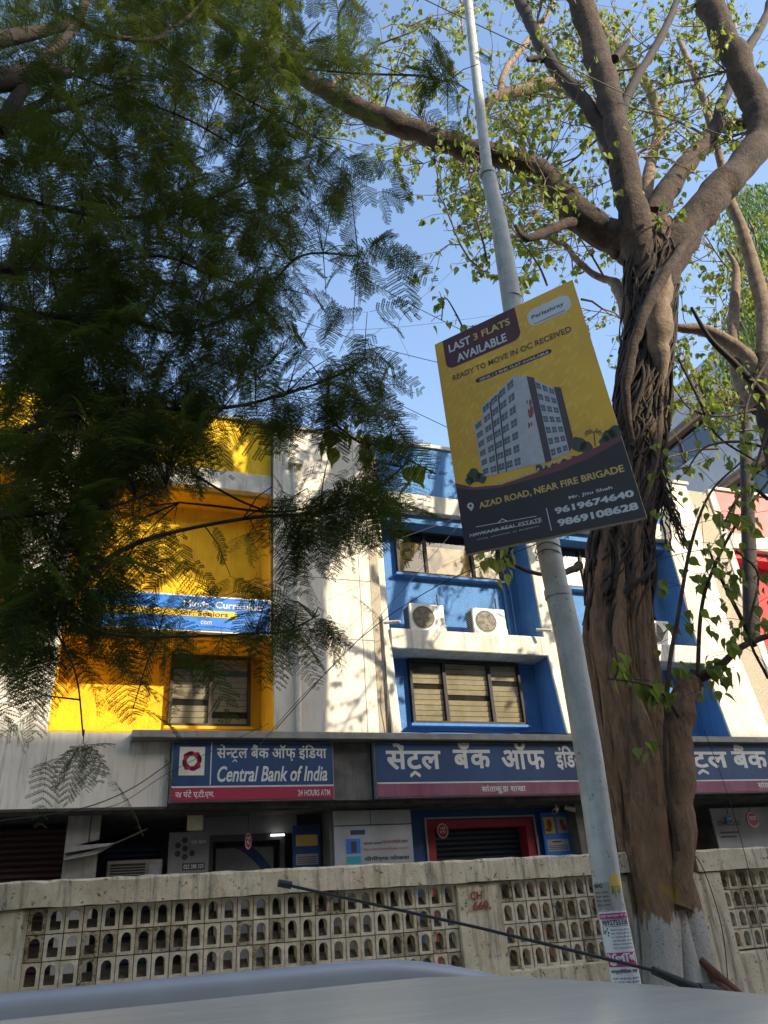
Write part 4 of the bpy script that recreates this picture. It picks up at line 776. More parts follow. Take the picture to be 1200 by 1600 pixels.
# ------------------------------------------------------------------ feathery-leaved tree on the left
ft = thing('feathery_tree', (-5.2, 4.6, .12), 'dark feathery leaved tree whose drooping sprays fill the upper left', 'tree')
def fl_limb(P, mat='bark_dark'): pts, r = path(P); MB().tube(pts, r, 9).build('limb', mat, ft); return pts
MB().tube(crom([(-5.2, 4.6, -.1), (-5.1, 4.6, 2), (-4.9, 4.7, 4.2), (-4.4, 4.8, 6.2)], 4), [.26]*3+[.24]*3+[.22]*3+[.2]*3+[.17], 14).build('trunk', 'bark_limb', ft)
FL = []
base = tuple(Vector((-4.4, 4.8, 6.2)))
for P in ([(0, 205, 5.0, 36), (35, 140, 5.0, 26), (70, 90, 5.0, 22), (115, 45, 5.0, 18), (135, -10, 5, 16), (140, -80, 5, 14)], [(125, 35, 5.0, 12), (165, 55, 4.9, 10), (235, 62, 4.9, 9), (270, 45, 4.9, 8), (310, 10, 4.9, 7), (330, -30, 4.9, 6)],
        [(5, 190, 5.1, 22), (40, 172, 5.1, 16), (70, 155, 5.1, 12), (95, 120, 5.2, 10), (130, 95, 5.3, 8)], [(10, 200, 5.0, 14), (60, 180, 5, 12), (120, 165, 5, 9), (160, 150, 5, 6), (240, 140, 5, 4)],
        [(90, 105, 5.2, 5), (180, 112, 5.3, 5), (300, 125, 5.4, 4), (420, 105, 5.4, 4), (560, 115, 4.9, 4), (650, 118, 4.2, 4), (700, 128, 3.8, 3)], [(110, 115, 5, 6), (200, 150, 5, 5), (290, 185, 5, 4), (370, 230, 5, 3)],
        [(240, 60, 4.9, 7), (290, 100, 5, 6), (360, 140, 5.1, 5), (450, 190, 5.2, 4), (520, 230, 5.2, 3)], [(0, 480, 4.6, 12), (90, 495, 4.7, 10), (200, 500, 4.8, 8), (290, 520, 4.9, 6), (400, 470, 5.0, 5), (470, 400, 5.0, 4), (560, 400, 5.0, 3)],
        [(0, 690, 4.6, 12), (100, 650, 4.7, 10), (220, 640, 4.8, 8), (350, 637, 4.9, 6), (430, 620, 5.0, 5), (520, 590, 5.1, 4), (570, 560, 5.1, 3)],
        [(0, 960, 4.4, 14), (60, 945, 4.4, 11), (130, 900, 4.5, 9), (210, 850, 4.6, 8), (300, 825, 4.7, 6), (400, 808, 4.8, 6), (500, 800, 4.9, 5), (580, 770, 5.0, 4), (640, 720, 5.0, 3)],
        [(100, 960, 4.4, 6), (170, 990, 4.4, 5), (270, 995, 4.5, 4), (400, 990, 4.6, 3), (450, 985, 4.7, 3), (500, 960, 4.7, 2)], [(60, 950, 4.4, 5), (95, 1000, 4.4, 4), (120, 1060, 4.4, 3), (130, 1150, 4.4, 3)],
        [(300, 740, 4.9, 4), (370, 780, 4.9, 4), (420, 800, 4.9, 3)], [(280, 785, 5, 3), (330, 790, 5, 4), (430, 800, 5, 4), (500, 790, 5, 3)], [(0, 300, 5.2, 10), (110, 330, 5.2, 8), (200, 340, 5.2, 7), (300, 320, 5.2, 5), (375, 290, 5.2, 4), (440, 260, 5.2, 3)],
        [(20, 420, 5, 8), (120, 420, 5, 6), (250, 400, 5, 5), (330, 430, 5, 4), (430, 460, 5, 3)], [(0, 810, 4.5, 9), (90, 800, 4.5, 7), (180, 790, 4.6, 5), (260, 760, 4.7, 4)]):
    FL.append(fl_limb(P))
for p in FL:
    if p[0][0] < -.9*0 and abs(p[0][0]) > .6: MB().tube(crom([(-4.6, 4.75, 4.6+.2*random.random()), ((-4.6+p[0][0])/2, 4.85, (4.8+p[0][2])/2+.2), p[0]], 4), [.09]*4+[.07]*4+[.04], 7).build('limb', 'bark_dark', ft)
def frond_mesh(seed, npin=13):
    dr = (.10, .22, .34, .16, .45)[seed % 5]; cv = (.0, .12, -.12, -.05, .08)[seed % 5]
    r = random.Random(seed); V = []; Q = []; Ln = .62; R_ = [] 
    def ax(t): return np.array([Ln*t*(1-.10*t), .03*math.sin(3*t+seed)*t+cv*t*t, -dr*t*t])
    for i in range(npin):
        t = .16+.82*i/(npin-1); o = ax(t); tang = ax(min(1, t+.02))-ax(t-.02); tang /= np.linalg.norm(tang)
        pl = .20*math.sin(math.pi*min(1, (t+.12)*.82))**.7*r.uniform(.85, 1.08)
        pl0 = pl
        for sd in (-1, 1):
            pl = pl0
            if r.random() < .05: continue
            pl = pl*r.uniform(.75, 1.1)
            side = np.array([.42+.2*t, sd, -.10+r.uniform(-.12, .06)]); side /= np.linalg.norm(side); m = int(pl/.0122); up = np.array([0, 0, 1.])
            lat = np.cross(side, up); lat /= np.linalg.norm(lat)
            e = o+side*pl+np.array([0, 0, -.18*pl]); b0 = len(V); V += [o+lat*.0012, e, o-lat*.0012, o+up*.001]; Q.append((b0, b0+1, b0+2, b0+3))
            for j in range(m):
                u = (j+.6)/m; c = o+side*pl*u+np.array([0, 0, -.18*pl*u*u]); ll = .030*r.uniform(.85, 1.08)*(1-.5*abs(u-.45)**1.5)
                for s2 in (-1, 1):
                    d = lat*s2*.9+side*.45+np.array([0, 0, r.uniform(-.35, .05)]); d /= np.linalg.norm(d); w = side*.0064
                    b0 = len(V); V += [c, c+d*ll*.5+w, c+d*ll, c+d*ll*.5-w]; Q.append((b0, b0+1, b0+2, b0+3))
    for i in range(10):
        a, c = ax(i/10), ax((i+1)/10); b0 = len(V); w = np.array([0, .003*(1-i/12), 0]); V += [a-w, a+w, c+w, c-w]; Q.append((b0, b0+1, b0+2, b0+3))
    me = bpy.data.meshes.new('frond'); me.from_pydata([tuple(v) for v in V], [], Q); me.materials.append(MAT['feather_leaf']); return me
FM = [frond_mesh(s, 9+s % 3) for s in range(5)]
DENS = """888888999883000
657688899885132
556767788866253
666667478765452
787888469866410
888888678987400
678888789965200
888888879644200
898888778465500
898888798523100
899986786435400
999988776576500
999888757898400
999997646455740
999998432136840
999854223578710
789744236897500
899834325631000
998745313420000
997745326640000
863535415420000
321223401100000
211200000000000
213410000000000
024300000000000"""
q = random.Random(77); FR = []
def add_frond(p, az, pit, sc_): FR.append((tuple(p), (q.uniform(-.5, .5), pit, az), sc_))
def cluster(px, py, Y, n, sc_):
    p = W(px, py, Y)
    for k in range(n):
        az = q.uniform(0, 6.28); add_frond(p+Vector((q.gauss(0, .05), q.gauss(0, .05), q.gauss(0, .04))), az, q.uniform(.0, 1.0), sc_*q.uniform(.75, 1.1))
for j, row in enumerate(DENS.split()):
    for i, ch in enumerate(row):
        d = int(ch); n = 0
        want = d*d*.12*(.45 if i >= 9 and j < 12 else .75 if i >= 9 else 1)
        while want > 0:
            if q.random() < want/1.0:
                Y = q.uniform(4.2, 7.0) if i < 9 else q.uniform(4.3, 5.4)
                if i >= 12: Y = 3.7
                if math.sin(i*2.3+j*1.1+Y)+math.sin(j*2.9-i*.7) < -.9 and q.random() < .7: want -= 1.0; continue
                cluster(i*50+q.uniform(0, 50), j*50+q.uniform(-22, 28)-8, Y, 1 if d < 5 else 3, .70)
            want -= 1.0
# sprays that stand out singly, fanned round a twig end
def fan(px, py, Y, angs, sc_=.8, tilt=.35):
    p = W(px, py, Y)
    for a in angs: add_frond(p, math.radians(a), tilt+q.uniform(-.15, .2), sc_*q.uniform(.85, 1.05))
fan(690, 128, 3.8, (-10, 40, 200, 250, 300, 150), .55, .6); fan(700, 190, 3.8, (0, 60, 190, 270), .45, .7)
fan(545, 410, 5.0, (-40, -5, 25, 170, 220, 260), .65, .35); fan(570, 550, 5.0, (-60, -10, 40, 130, 200, 260), .7, .35); fan(490, 965, 4.7, (-40, -10, 30, 200, 240, 290), .55, .45)
fan(130, 1160, 4.4, (-30, 10, 60, 170, 210, 300), .42, .6); fan(0, 1110, 4.3, (-20, 20, 290), .45, .6); fan(400, 830, 4.9, (-70, 10, 200, 260), .6, .5); fan(280, 1010, 4.6, (-30, 20, 300, 200), .42, .6); fan(650, 720, 4.9, (-60, -20, 20, 160, 240), .45, .5)
fan(590, 300, 5, (-30, 20, 270), .6, .5); fan(360, 900, 4.8, (-40, 10, 210), .5, .5)
# canopy going on above and left of the frame
for _ in range(170):
    FR.append(((q.uniform(-5.5, .5), q.uniform(3.4, 6.6), q.uniform(10.2, 12.6)), (q.uniform(-.5, .5), q.uniform(0, 1), q.uniform(0, 6.28)), q.uniform(.9, 1.4)))
def vis(f):
    c = RW.T @ (np.array(f[0])-[0, 0, EYE]); u, v = CX+F*c[0]/c[2], CY+F*c[1]/c[2]
    return (0 < u < 1200 and 0 < v < 1600), c[2]/f[2]
def over_board(f):
    c = RW.T @ (np.array(f[0])-[0, 0, EYE]); u, v = CX+F*c[0]/c[2], CY+F*c[1]/c[2]; return 440 < v < 880 and u > 625
FR = [f for f in FR if not over_board(f)]
order = sorted(range(len(FR)), key=lambda i: (not vis(FR[i])[0], vis(FR[i])[1]))
first = None
for k, i in enumerate(order[:300]):
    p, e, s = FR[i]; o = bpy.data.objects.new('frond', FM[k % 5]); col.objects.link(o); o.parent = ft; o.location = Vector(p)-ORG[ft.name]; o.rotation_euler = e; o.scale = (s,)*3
for v in range(5):
    idx = [order[k] for k in range(300, len(order)) if k % 5 == v]
    if v == 0: protos = []
    me = bpy.data.meshes.new('crown_points'); 
    me.from_pydata([tuple(Vector(FR[i][0])-ORG[ft.name]) for i in idx], [], [])
    a = me.attributes.new('rot', 'FLOAT_VECTOR', 'POINT'); a.data.foreach_set('vector', np.array([FR[i][1] for i in idx], np.float32).ravel())
    a = me.attributes.new('size', 'FLOAT', 'POINT'); a.data.foreach_set('value', np.array([FR[i][2] for i in idx], np.float32))
    src = [o for o in ft.children if o.data and o.data == FM[v]][0]
    o = bpy.data.objects.new('crown', me); col.objects.link(o); o.parent = ft; stuff(o)
    ng = bpy.data.node_groups.new('crown_fronds', 'GeometryNodeTree'); ng.interface.new_socket('Geometry', in_out='INPUT', socket_type='NodeSocketGeometry'); ng.interface.new_socket('Geometry', in_out='OUTPUT', socket_type='NodeSocketGeometry')
    N_ = ng.nodes.new; gi = N_('NodeGroupInput'); go = N_('NodeGroupOutput'); ip = N_('GeometryNodeInstanceOnPoints'); oi = N_('GeometryNodeObjectInfo'); oi.inputs[0].default_value = src; oi.transform_space = 'ORIGINAL'
    oi.inputs['As Instance'].default_value = True
    ar = N_('GeometryNodeInputNamedAttribute'); ar.data_type = 'FLOAT_VECTOR'; ar.inputs[0].default_value = 'rot'; er = N_('FunctionNodeEulerToRotation'); asz = N_('GeometryNodeInputNamedAttribute'); asz.data_type = 'FLOAT'; asz.inputs[0].default_value = 'size'
    k = ng.links.new; k(gi.outputs[0], ip.inputs['Points']); k(oi.outputs['Geometry'], ip.inputs['Instance']); k(ar.outputs[0], er.inputs[0]); k(er.outputs[0], ip.inputs['Rotation']); k(asz.outputs[0], ip.inputs['Scale']); k(ip.outputs[0], go.inputs[0])
    md = o.modifiers.new('fronds', 'NODES'); md.node_group = ng
b = MB()
for (p, e, s) in FR[::3]:
    p = Vector(p)
    best = min((Vector(x) for pts in FL for x in pts[::3]), key=lambda x: (x-p).length)
    if (best-p).length < .75: b.tube([best, (best+p)/2+Vector((0, 0, .05)), p], [.006, .004, .003], 4, False)
stuff(b.build('twigs', 'bark_dark', ft))

# ------------------------------------------------------------------ light pole with papers and hoarding
PY = 4.3
PP = [(724, -60, 14), (731, 0, 16), (762, 272, 19)], [(762, 268, 25), (780, 350, 28), (795, 440, 32), (858, 862, 38), (872, 930, 38)], [(872, 925, 42), (889, 1000, 43), (920, 1180, 46), (940, 1319, 49), (951, 1400, 51), (975, 1520, 56), (1010, 1700, 62)]
pole = thing('light_pole', tuple(W(985, 1560, PY)), 'tall leaning galvanised pole with stepped joints and peeling paper at its foot', 'pole')
ROOT = W(1010, 1700, PY); 
for i, seg in enumerate(PP):
    pts = [W(a, c, PY) for a, c, w in seg]; r = [rad(w, p) for p, (_, _, w) in zip(pts, seg)]
    if i == 2: pts.append(pts[-1]+(pts[-1]-pts[-2])*.6); pts[-1].z = .1; r.append(r[-1])
    MB().tube(pts, r, 28).build('shaft', 'galvanised', pole, )
for (a, c, w) in ((762, 272, 27), (872, 928, 43)):
    p = W(a, c, PY); MB().tube([p-Vector((0, 0, .03)), p+Vector((0, 0, .03))], rad(w, p)*1.02, 24).build('joint_ring', 'galvanised', pole)
top = W(724, -60, PY); MB().tube(crom([top, top+Vector((.05, 0, 1.2)), top+Vector((.1, -.8, 1.7)), top+Vector((.1, -1.6, 1.8))], 5), .035, 8).build('arm', 'galvanised', pole)
MB().prism([(-1.55, 1.72), (-2.2, 1.78), (-2.2, 1.88), (-1.9, 1.95), (-1.5, 1.88)], 'x', -.14, .14)
lh = MB().box(top.x-.02, top.x+.24, top.y-2.3, top.y-1.55, top.z+1.72, top.z+1.88); lh.build('lamp_head', 'galvanised', pole, bev=.03)
seg = PP[2]; C3 = [W(a, c, PY) for a, c, w in seg]; R3 = [rad(w, p) for p, (_, _, w) in zip(C3, seg)]; Z3 = [p.z for p in C3]
def pole_fn(th0, off):
    def fn(x, z):
        zz_ = Z3[::-1]; cx_ = np.interp(z, zz_, [p.x for p in C3][::-1]); r = np.interp(z, zz_, R3[::-1])+off; th = th0+x/r
        return (cx_+r*math.sin(th), PY-r*math.cos(th), z)
    return fn
def grid_patch(b, x0, x1, z0, z1, fn, nx=14, nz=4, rag=0):
    qq = random.Random(int(z0*1000)); vs = [fn(x0+(x1-x0)*i/nx, z0+(z1-z0)*j/nz+(qq.uniform(-rag, rag) if j in (0, nz) else 0)) for j in range(nz+1) for i in range(nx+1)]
    b.add(vs, [(j*(nx+1)+i, j*(nx+1)+i+1, (j+1)*(nx+1)+i+1, (j+1)*(nx+1)+i) for j in range(nz) for i in range(nx)])
def flyer(z1, hh, w, th0, label, full=True):
    t = thing('paper_flyer', (C3[4].x, PY-.12, z1-hh), label, 'flyer', 'flyers pasted on the pole'); b = MB(); grid_patch(b, -w/2, w/2, z1-hh, z1, pole_fn(th0, .003), rag=.003); b.build('paper', 'paper', t)
    fn = pole_fn(th0, .0045); f2 = pole_fn(th0, .006)
    b = MB(); grid_patch(b, -w/2+.006, w/2-.006, z1-.036, z1-.008, fn, nz=1)
    if full: grid_patch(b, -w/2+.006, w/2-.006, z1-.275, z1-.205, fn, nz=1)
    b.build('pink_band', 'print_pink', t)
    wb = MB(); put(wb, deva(['गु','प्त',' ','स','म','स्या',' ','मि','लें'], .02), -w/2+.015, w/2-.015, z1-.031, z1-.013, f2)
    if full: put(wb, deva(['गु','ला','ब'], .05), -w/2+.012, w/2-.012, z1-.268, z1-.212, f2)
    wb.build('band_lettering', 'paper', t)
    k = MB(); put(k, glyphs('9892755338', .035), -w/2+.02, w/2-.015, z1-.07, z1-.043, fn)
    for zz_ in (z1-.076, z1-.039): grid_patch(k, -w/2+.01, w/2-.008, zz_, zz_+.002, fn, nz=1)
    if full:
        for i in range(6): put(k, deva(['शी','घ','प',' ','ना','मर्','दी',' ','धा','त'][i % 4:], .01), -w/2+.065, w/2-.01, z1-.1-.018*i, z1-.088-.018*i, fn)
        put(k, deva(['आ','यु','र्वे','िद','क',' ','द','वा'], .03), -w/2+.015, w/2-.012, z1-.31, z1-.285, fn)
        for i in range(4): put(k, deva(['स','भी',' ','रो','गों',' ','का',' ','इ','ला','ज'][i % 3:], .008), -w/2+.02, w/2-.012, z1-.337-.017*i, z1-.326-.017*i, fn)
        qq = random.Random(4)
        for _ in range(14): x = qq.uniform(-w/2+.012, -w/2+.05); z = z1-qq.uniform(.085, .13); grid_patch(k, x, x+qq.uniform(.003, .012), z, z+qq.uniform(.003, .01), fn, 1, 1)
    k.build('print_lettering', 'print_black', t)
zt = W(960, 1424, PY-.1).z
flyer(zt, .40, .20, -.55, 'upper white flyer with two pink bands and a phone number wrapped round the pole')
flyer(zt-.385, .16, .23, -.30, 'lower white flyer whose bottom edge disappears behind the silver car roof', False)
t = thing('paper_flyer', (C3[4].x, PY-.12, zt+.02), 'torn remains of an old grey flyer above the white ones', 'flyer', 'flyers pasted on the pole')
b = MB(); grid_patch(b, -.10, .01, zt+.01, zt+.15, pole_fn(-.6, .002), rag=.012); b.build('paper', 'chajja_concrete', t)
b = MB(); put(b, glyphs('9892', .03), -.09, -.03, zt+.125, zt+.145, pole_fn(-.6, .004))
for i in range(4): put(b, deva(['शी','घ','प',' ','का','म'], .01), -.09, -.0, zt+.03+.022*i, zt+.042+.022*i, pole_fn(-.6, .004))
b.build('print_lettering', 'print_black', t)
b = MB(); fn = pole_fn(-.05, .003); qq = random.Random(8)
vs = [fn(-.035+.09*i/12, zt+.145-.02*math.sin(i/12*3.14)-.02) for i in range(13)]+[fn(-.035+.09*i/12, zt+.165+.03*math.sin(i/12*3.14)) for i in range(13)]
b.add(vs, [(i, i+1, i+14, i+13) for i in range(12)])
for i in range(9): x = -.03+.01*i; h_ = qq.uniform(.03, .09); b.add([fn(x, zt+.14), fn(x+.005, zt+.14), fn(x+.004, zt+.14-h_), fn(x+.001, zt+.14-h_)], [(0, 1, 2, 3)])
b.build('yellow_stain', 'print_gold', pole)
b = MB(); 
for i in range(14): x = -.03+.005*i; h_ = qq.uniform(.02, .07); b.add([fn(x+.002, zt+.13), fn(x+.005, zt+.13), fn(x+.005, zt+.13-h_), fn(x+.003, zt+.13-h_)], [(0, 1, 2, 3)])
b.build('black_drip', 'print_black', pole)

CR = [(679.1, 538.7, 4.446), (894.5, 437.2, 3.60), (1010.5, 808, 3.556), (728.3, 866.5, 4.40)]     # top left, top right, bottom right, bottom left
C4 = [np.array(W(*c)) for c in CR]
_n = np.cross(C4[1]-C4[0], C4[3]-C4[0]); _e = np.array([0, 0, EYE]); _n /= np.linalg.norm(_n)
def on_board(px, py):
    r = RW.T @ np.array([0, 0, 0]) if False else RW @ np.array([px-CX, py-CY, F]); return _e+r*(_n @ (C4[0]-_e))/(_n @ r)
C4[2] = on_board(CR[2][0], CR[2][1])
_A = []
for (u, v), (a, c, _) in zip([(0, 1), (1, 1), (1, 0), (0, 0)], CR): _A += [[a, c, 1, 0, 0, 0, -u*a, -u*c], [0, 0, 0, a, c, 1, -v*a, -v*c]]
HM = np.append(np.linalg.solve(np.array(_A, float), np.array([0, 1, 1, 1, 1, 0, 0, 0], float)), 1).reshape(3, 3)
HI = np.linalg.inv(HM)
NB = np.cross(C4[2]-C4[0], C4[1]-C4[3]); NB /= np.linalg.norm(NB); NB *= -np.sign(NB @ (C4[0]-np.array([0, 0, EYE])))
def buv(u, v, off=0):
    p = HI @ np.array([u, v, 1]); return tuple(on_board(p[0]/p[2], p[1]/p[2])+NB*off)
def uv(x, y):      # picture crop coordinates of the print -> board coordinates
    p = HM @ np.array([660+x/3.2432, 420+y/3.2432, 1]); return p[0]/p[2], p[1]/p[2]
hb = thing('advertising_hoarding', tuple(C4[3]*.5+C4[2]*.5-NB*.03), 'tilted yellow and black property poster reading LAST 3 FLATS AVAILABLE fixed to the pole', 'poster')
b = MB(); nx = 10
fr_ = [buv(0, 0), buv(1, 0), buv(1, 1), buv(0, 1)]; bk = [tuple(np.array(p)-NB*.03) for p in fr_]
b.add(fr_+bk, [(0, 1, 2, 3), (7, 6, 5, 4), (0, 4, 5, 1), (1, 5, 6, 2), (2, 6, 7, 3), (3, 7, 4, 0)]); b.build('board', 'sign_cream', hb)
MB().add([buv(.0, .0, .0015), buv(1, .0, .0015), buv(1, 1, .0015), buv(.0, 1, .0015)], [(0, 1, 2, 3)]).build('flex_print', 'flex_yellow', hb)
k0 = .0015
def poly(b, pts, lay): b.add([buv(*uv(*p), k0+.0009*lay) for p in pts], [tuple(range(len(pts)))])
def uvpoly(b, pts, lay): b.add([buv(*p, k0+.0009*lay) for p in pts], [tuple(range(len(pts)))])
def ptext(b, s, ll, ur, lay, bold=.02, flip=0):
    (u0, v0), (u1, v1) = uv(*ll), uv(*ur); put(b, glyphs(s, bold), u0, u1, v0, v1, lambda x, y: buv(x, y, k0+.0009*lay))
def rrect(u0, u1, v0, v1, ru, rv, cs='1111'):
    pts = []
    for (cx_, cy_, a0, c) in ((u1, v1, 0, cs[0]), (u0, v1, 90, cs[1]), (u0, v0, 180, cs[2]), (u1, v0, 270, cs[3])):
        sx, sy = (-1 if cx_ == u1 else 1), (-1 if cy_ == v1 else 1)
        if c == '1': pts += [(cx_+sx*ru+ru*math.cos(math.radians(a0+k*18)), cy_+sy*rv+rv*math.sin(math.radians(a0+k*18))) for k in range(6)]
        else: pts.append((cx_, cy_))
    return pts
b = MB(); qq = random.Random(2)
for i in range(9):
    for j in range(13):
        u = .03+i*.105+(j % 2)*.05; v = .36+j*.048
        if u > .9: continue
        uvpoly(b, [(u, v), (u+.045, v+.018), (u+.045, v+.03), (u, v+.012)], .4); 
        if qq.random() < .6: uvpoly(b, [(u+.047, v+.018), (u+.062, v+.018-.0), (u+.062, v-.014), (u+.047, v-.014)], .4)
b.build('pattern_print', 'flex_pattern', hb)
b = MB(); u0, _ = uv(112, 430); u1, _ = uv(480, 250); v0 = (uv(140, 503)[1]+uv(470, 372)[1])/2; uvpoly(b, rrect(u0, u1, v0, .999, .06, .035, '0011'), 1)
(u0, v0), (u1, v1) = uv(272, 582), uv(652, 403); uvpoly(b, rrect(u0, u1, v0, v1, .02, .012), 1); b.build('maroon_panel', 'flex_maroon', hb)
(u0, v0), (u1, v1) = uv(545, 300), uv(738, 122); MBp = MB(); uvpoly(MBp, rrect(u0, u1, v0, v1, .05, .03), 1); MBp.build('logo_panel', 'print_white', hb)
wt = MB(); gd = MB(); br = MB(); pg = MB(); bk_ = MB()
ptext(wt, 'LAST', (138, 428), (239, 340), 2, .035); ptext(gd, '3 FLATS', (262, 366), (438, 250), 2, .035); ptext(wt, 'AVAILABLE', (180, 476), (420, 327), 2, .035)
ptext(br, 'READY TO MOVE IN OC RECEIVED', (157, 568), (750, 290), 2, .022); ptext(wt, '2BHK / 3 BHK FLAT AVAILABLE', (290, 570), (638, 417), 2, .016)
ptext(br, 'Parlashray', (558, 262), (714, 166), 2, .016); poly(bk_, [(566, 283), (722, 213), (722, 210), (566, 280)], 2)
ptext(gd, 'AZAD ROAD, NEAR FIRE BRIGADE', (292, 1222), (1014, 995), 4, .035)
ptext(wt, 'Mr. Jitu Shah', (745, 1174), (960, 1100), 4, .016); ptext(wt, '9619674640', (676, 1246), (1062, 1123), 4, .06); ptext(wt, '9869108628', (691, 1308), (1083, 1186), 4, .06)
ptext(wt, 'NAVKAAR REAL ESTATE', (243, 1362), (603, 1262), 4, .01); ptext(wt, 'TOTAL  SOLUTION  IN  PROPERTY', (276, 1378), (592, 1302), 4, .0)
for pl in ([(627, 1215), (631, 1213), (657, 1326), (653, 1328)], [(272, 1308), (578, 1253), (579, 1256), (273, 1311)], [(258, 1345), (600, 1283), (601, 1286), (259, 1348)], [(384, 1287), (405, 1266), (433, 1279), (430, 1283), (405, 1271), (388, 1290)]): poly(wt, pl, 4)
pin = [(245+17*math.cos(a), 1203+17*math.sin(a)) for a in np.linspace(.5, -3.6, 14)]+[(250, 1230)]; poly(wt, pin, 4)
bmk = MB(); poly(bmk, [(245+7*math.cos(a), 1202+7*math.sin(a)) for a in np.linspace(0, 6, 9)], 5); bmk.build('pin_hole', 'flex_dark', hb)
wt.build('white_lettering', 'print_white', hb); gd.build('gold_lettering', 'print_gold', hb); br.build('brown_lettering', 'print_brown', hb); bk_.build('underline_print', 'print_black', hb)
b = MB(); top_ = [(173, 1112), (260, 1122), (400, 1108), (560, 1065), (700, 1022), (850, 960), (1003, 872)]
l_ = [uv(*p) for p in top_]; l_[0] = (.001, l_[0][1]); l_[-1] = (.999, l_[-1][1])
for i in range(6): uvpoly(b, [l_[i], l_[i+1], (l_[i+1][0], .001), (l_[i][0], .001)], 3)
b.build('dark_panel', 'flex_dark', hb)
b = MB(); up = [(a, c-26+14*math.sin(i)) for i, (a, c) in enumerate(top_)]; u_ = [uv(*p) for p in up]; u_[0] = (.001, u_[0][1]); u_[-1] = (.999, u_[-1][1])
for i in range(6): uvpoly(b, [u_[i], u_[i+1], l_[i+1], l_[i]], 2.6)
b.build('red_swoosh', 'flex_red', hb)
b = MB(); qq = random.Random(9)
def blob(cx_, cy_, r, lay=2): poly(b, [(cx_+r*qq.uniform(.75, 1.1)*math.cos(a), cy_+r*qq.uniform(.75, 1.1)*math.sin(a)) for a in np.linspace(0, 6.1, 14)], lay)
for c in ((262, 1050, 38), (300, 1060, 30), (240, 1075, 22), (590, 1010, 20), (620, 1015, 22), (670, 1000, 20), (720, 985, 22), (770, 965, 18)): blob(*c)
for c in ((790, 890, 42), (830, 905, 34), (950, 850, 42), (975, 830, 38), (925, 880, 34), (985, 870, 20)): blob(*c, 1.6)
for a in np.linspace(-.3, 3.5, 9): poly(b, [(868, 828), (868+46*math.cos(a), 828-30*math.sin(a)+8), (868+48*math.cos(a), 828-28*math.sin(a)+14)], 2.2)
poly(b, [(866, 826), (871, 826), (880, 900), (874, 902)], 2.2); b.build('tree_print', 'print_green', hb)
wl = MB(); um = MB(); gs = MB(); rd = MB()
def bl(Q, s, t): return tuple((1-s)*(1-t)*np.array(Q[0])+s*(1-t)*np.array(Q[1])+s*t*np.array(Q[2])+(1-s)*t*np.array(Q[3]))
LW = [(300, 700), (465, 540), (508, 1008), (345, 1050)]; LL_ = [(262, 790), (302, 752), (345, 1045), (308, 1058)]; TWR = [(465, 540), (530, 548), (625, 982), (508, 1008)]; BRN = [(528, 545), (566, 552), (656, 970), (624, 985)]; RW_ = [(566, 562), (668, 606), (746, 930), (656, 966)]; BR2 = [(666, 600), (702, 602), (770, 880), (746, 930)]
poly(wl, LW, 2); poly(wl, LL_, 2); poly(wl, TWR, 2); poly(wl, RW_, 2); poly(um, BRN, 2.1); poly(um, BR2, 2.1)
for Q, nc, nr in ((LW, 4, 7), (LL_, 1, 6), (RW_, 3, 7)):
    for c in range(nc):
        for r in range(nr):
            s0, s1 = (c+.12)/nc, (c+.84)/nc; t0, t1 = (r+.18)/nr, (r+.74)/nr; pl = [bl(Q, s0, t0), bl(Q, s1, t0), bl(Q, s1, t1), bl(Q, s0, t1)]
            if Q is LW and c in (1, 3) and r % 2 and False: continue
            poly(gs, pl, 3); m0 = (s0+s1)/2; poly(wl, [bl(Q, m0-.004, t0), bl(Q, m0+.004, t0), bl(Q, m0+.004, t1), bl(Q, m0-.004, t1)], 3.6)
            poly(wl, [bl(Q, s0, t0+.55*(t1-t0)), bl(Q, s1, t0+.55*(t1-t0)), bl(Q, s1, t0+.6*(t1-t0)), bl(Q, s0, t0+.6*(t1-t0))], 3.6)
for c in (1, 2): poly(um, [bl(LW, (c-.08)/4, .04), bl(LW, (c+.10)/4, .04), bl(LW, (c+.10)/4, 1), bl(LW, (c-.08)/4, 1)], 2.6)
for i in range(9): cx_, cy_ = qq.uniform(530, 560), qq.uniform(650, 800); r = qq.uniform(6, 16); poly(rd, [(cx_+r*.6*math.cos(a), cy_+r*1.6*math.sin(a)) for a in np.linspace(0, 6, 7)], 2.7+.02*i)
for i in range(14): x = 385+i*28; y = 1078-i*7.5-i*i*.25; poly(wl, [(x, y), (x+12, y-4), (x+12, y+8), (x, y+12)], 3.2)
wl.build('building_wall_print', 'print_wall', hb); um.build('building_brown_print', 'print_umber', hb); gs.build('building_window_print', 'print_glass', hb); rd.build('paint_splash_print', 'print_red', hb)
for v in (.25, .75):
    p = Vector(np.array(buv(.45, v))-NB*.03); z = p.z; qx = W(*[(a+c)/2 for a, c in zip((780, 350), (858, 862))], PY)
    MB().tube([p, p-Vector(NB)*.22], .01, 5).build('fixing_rod', 'dark_metal', hb)
for (px, py, w) in ((801, 470, 33), (857, 868, 39.5), (856, 857, 39.5)):
    c = W(px, py, PY); rr_ = rad(w, c)*1.03; MB().tube([c+Vector((rr_*math.cos(a), rr_*math.sin(a), .012*math.sin(2*a))) for a in np.linspace(0, 2*math.pi, 22)], .004, 4, False).build('wire_tie', 'dark_metal', hb)

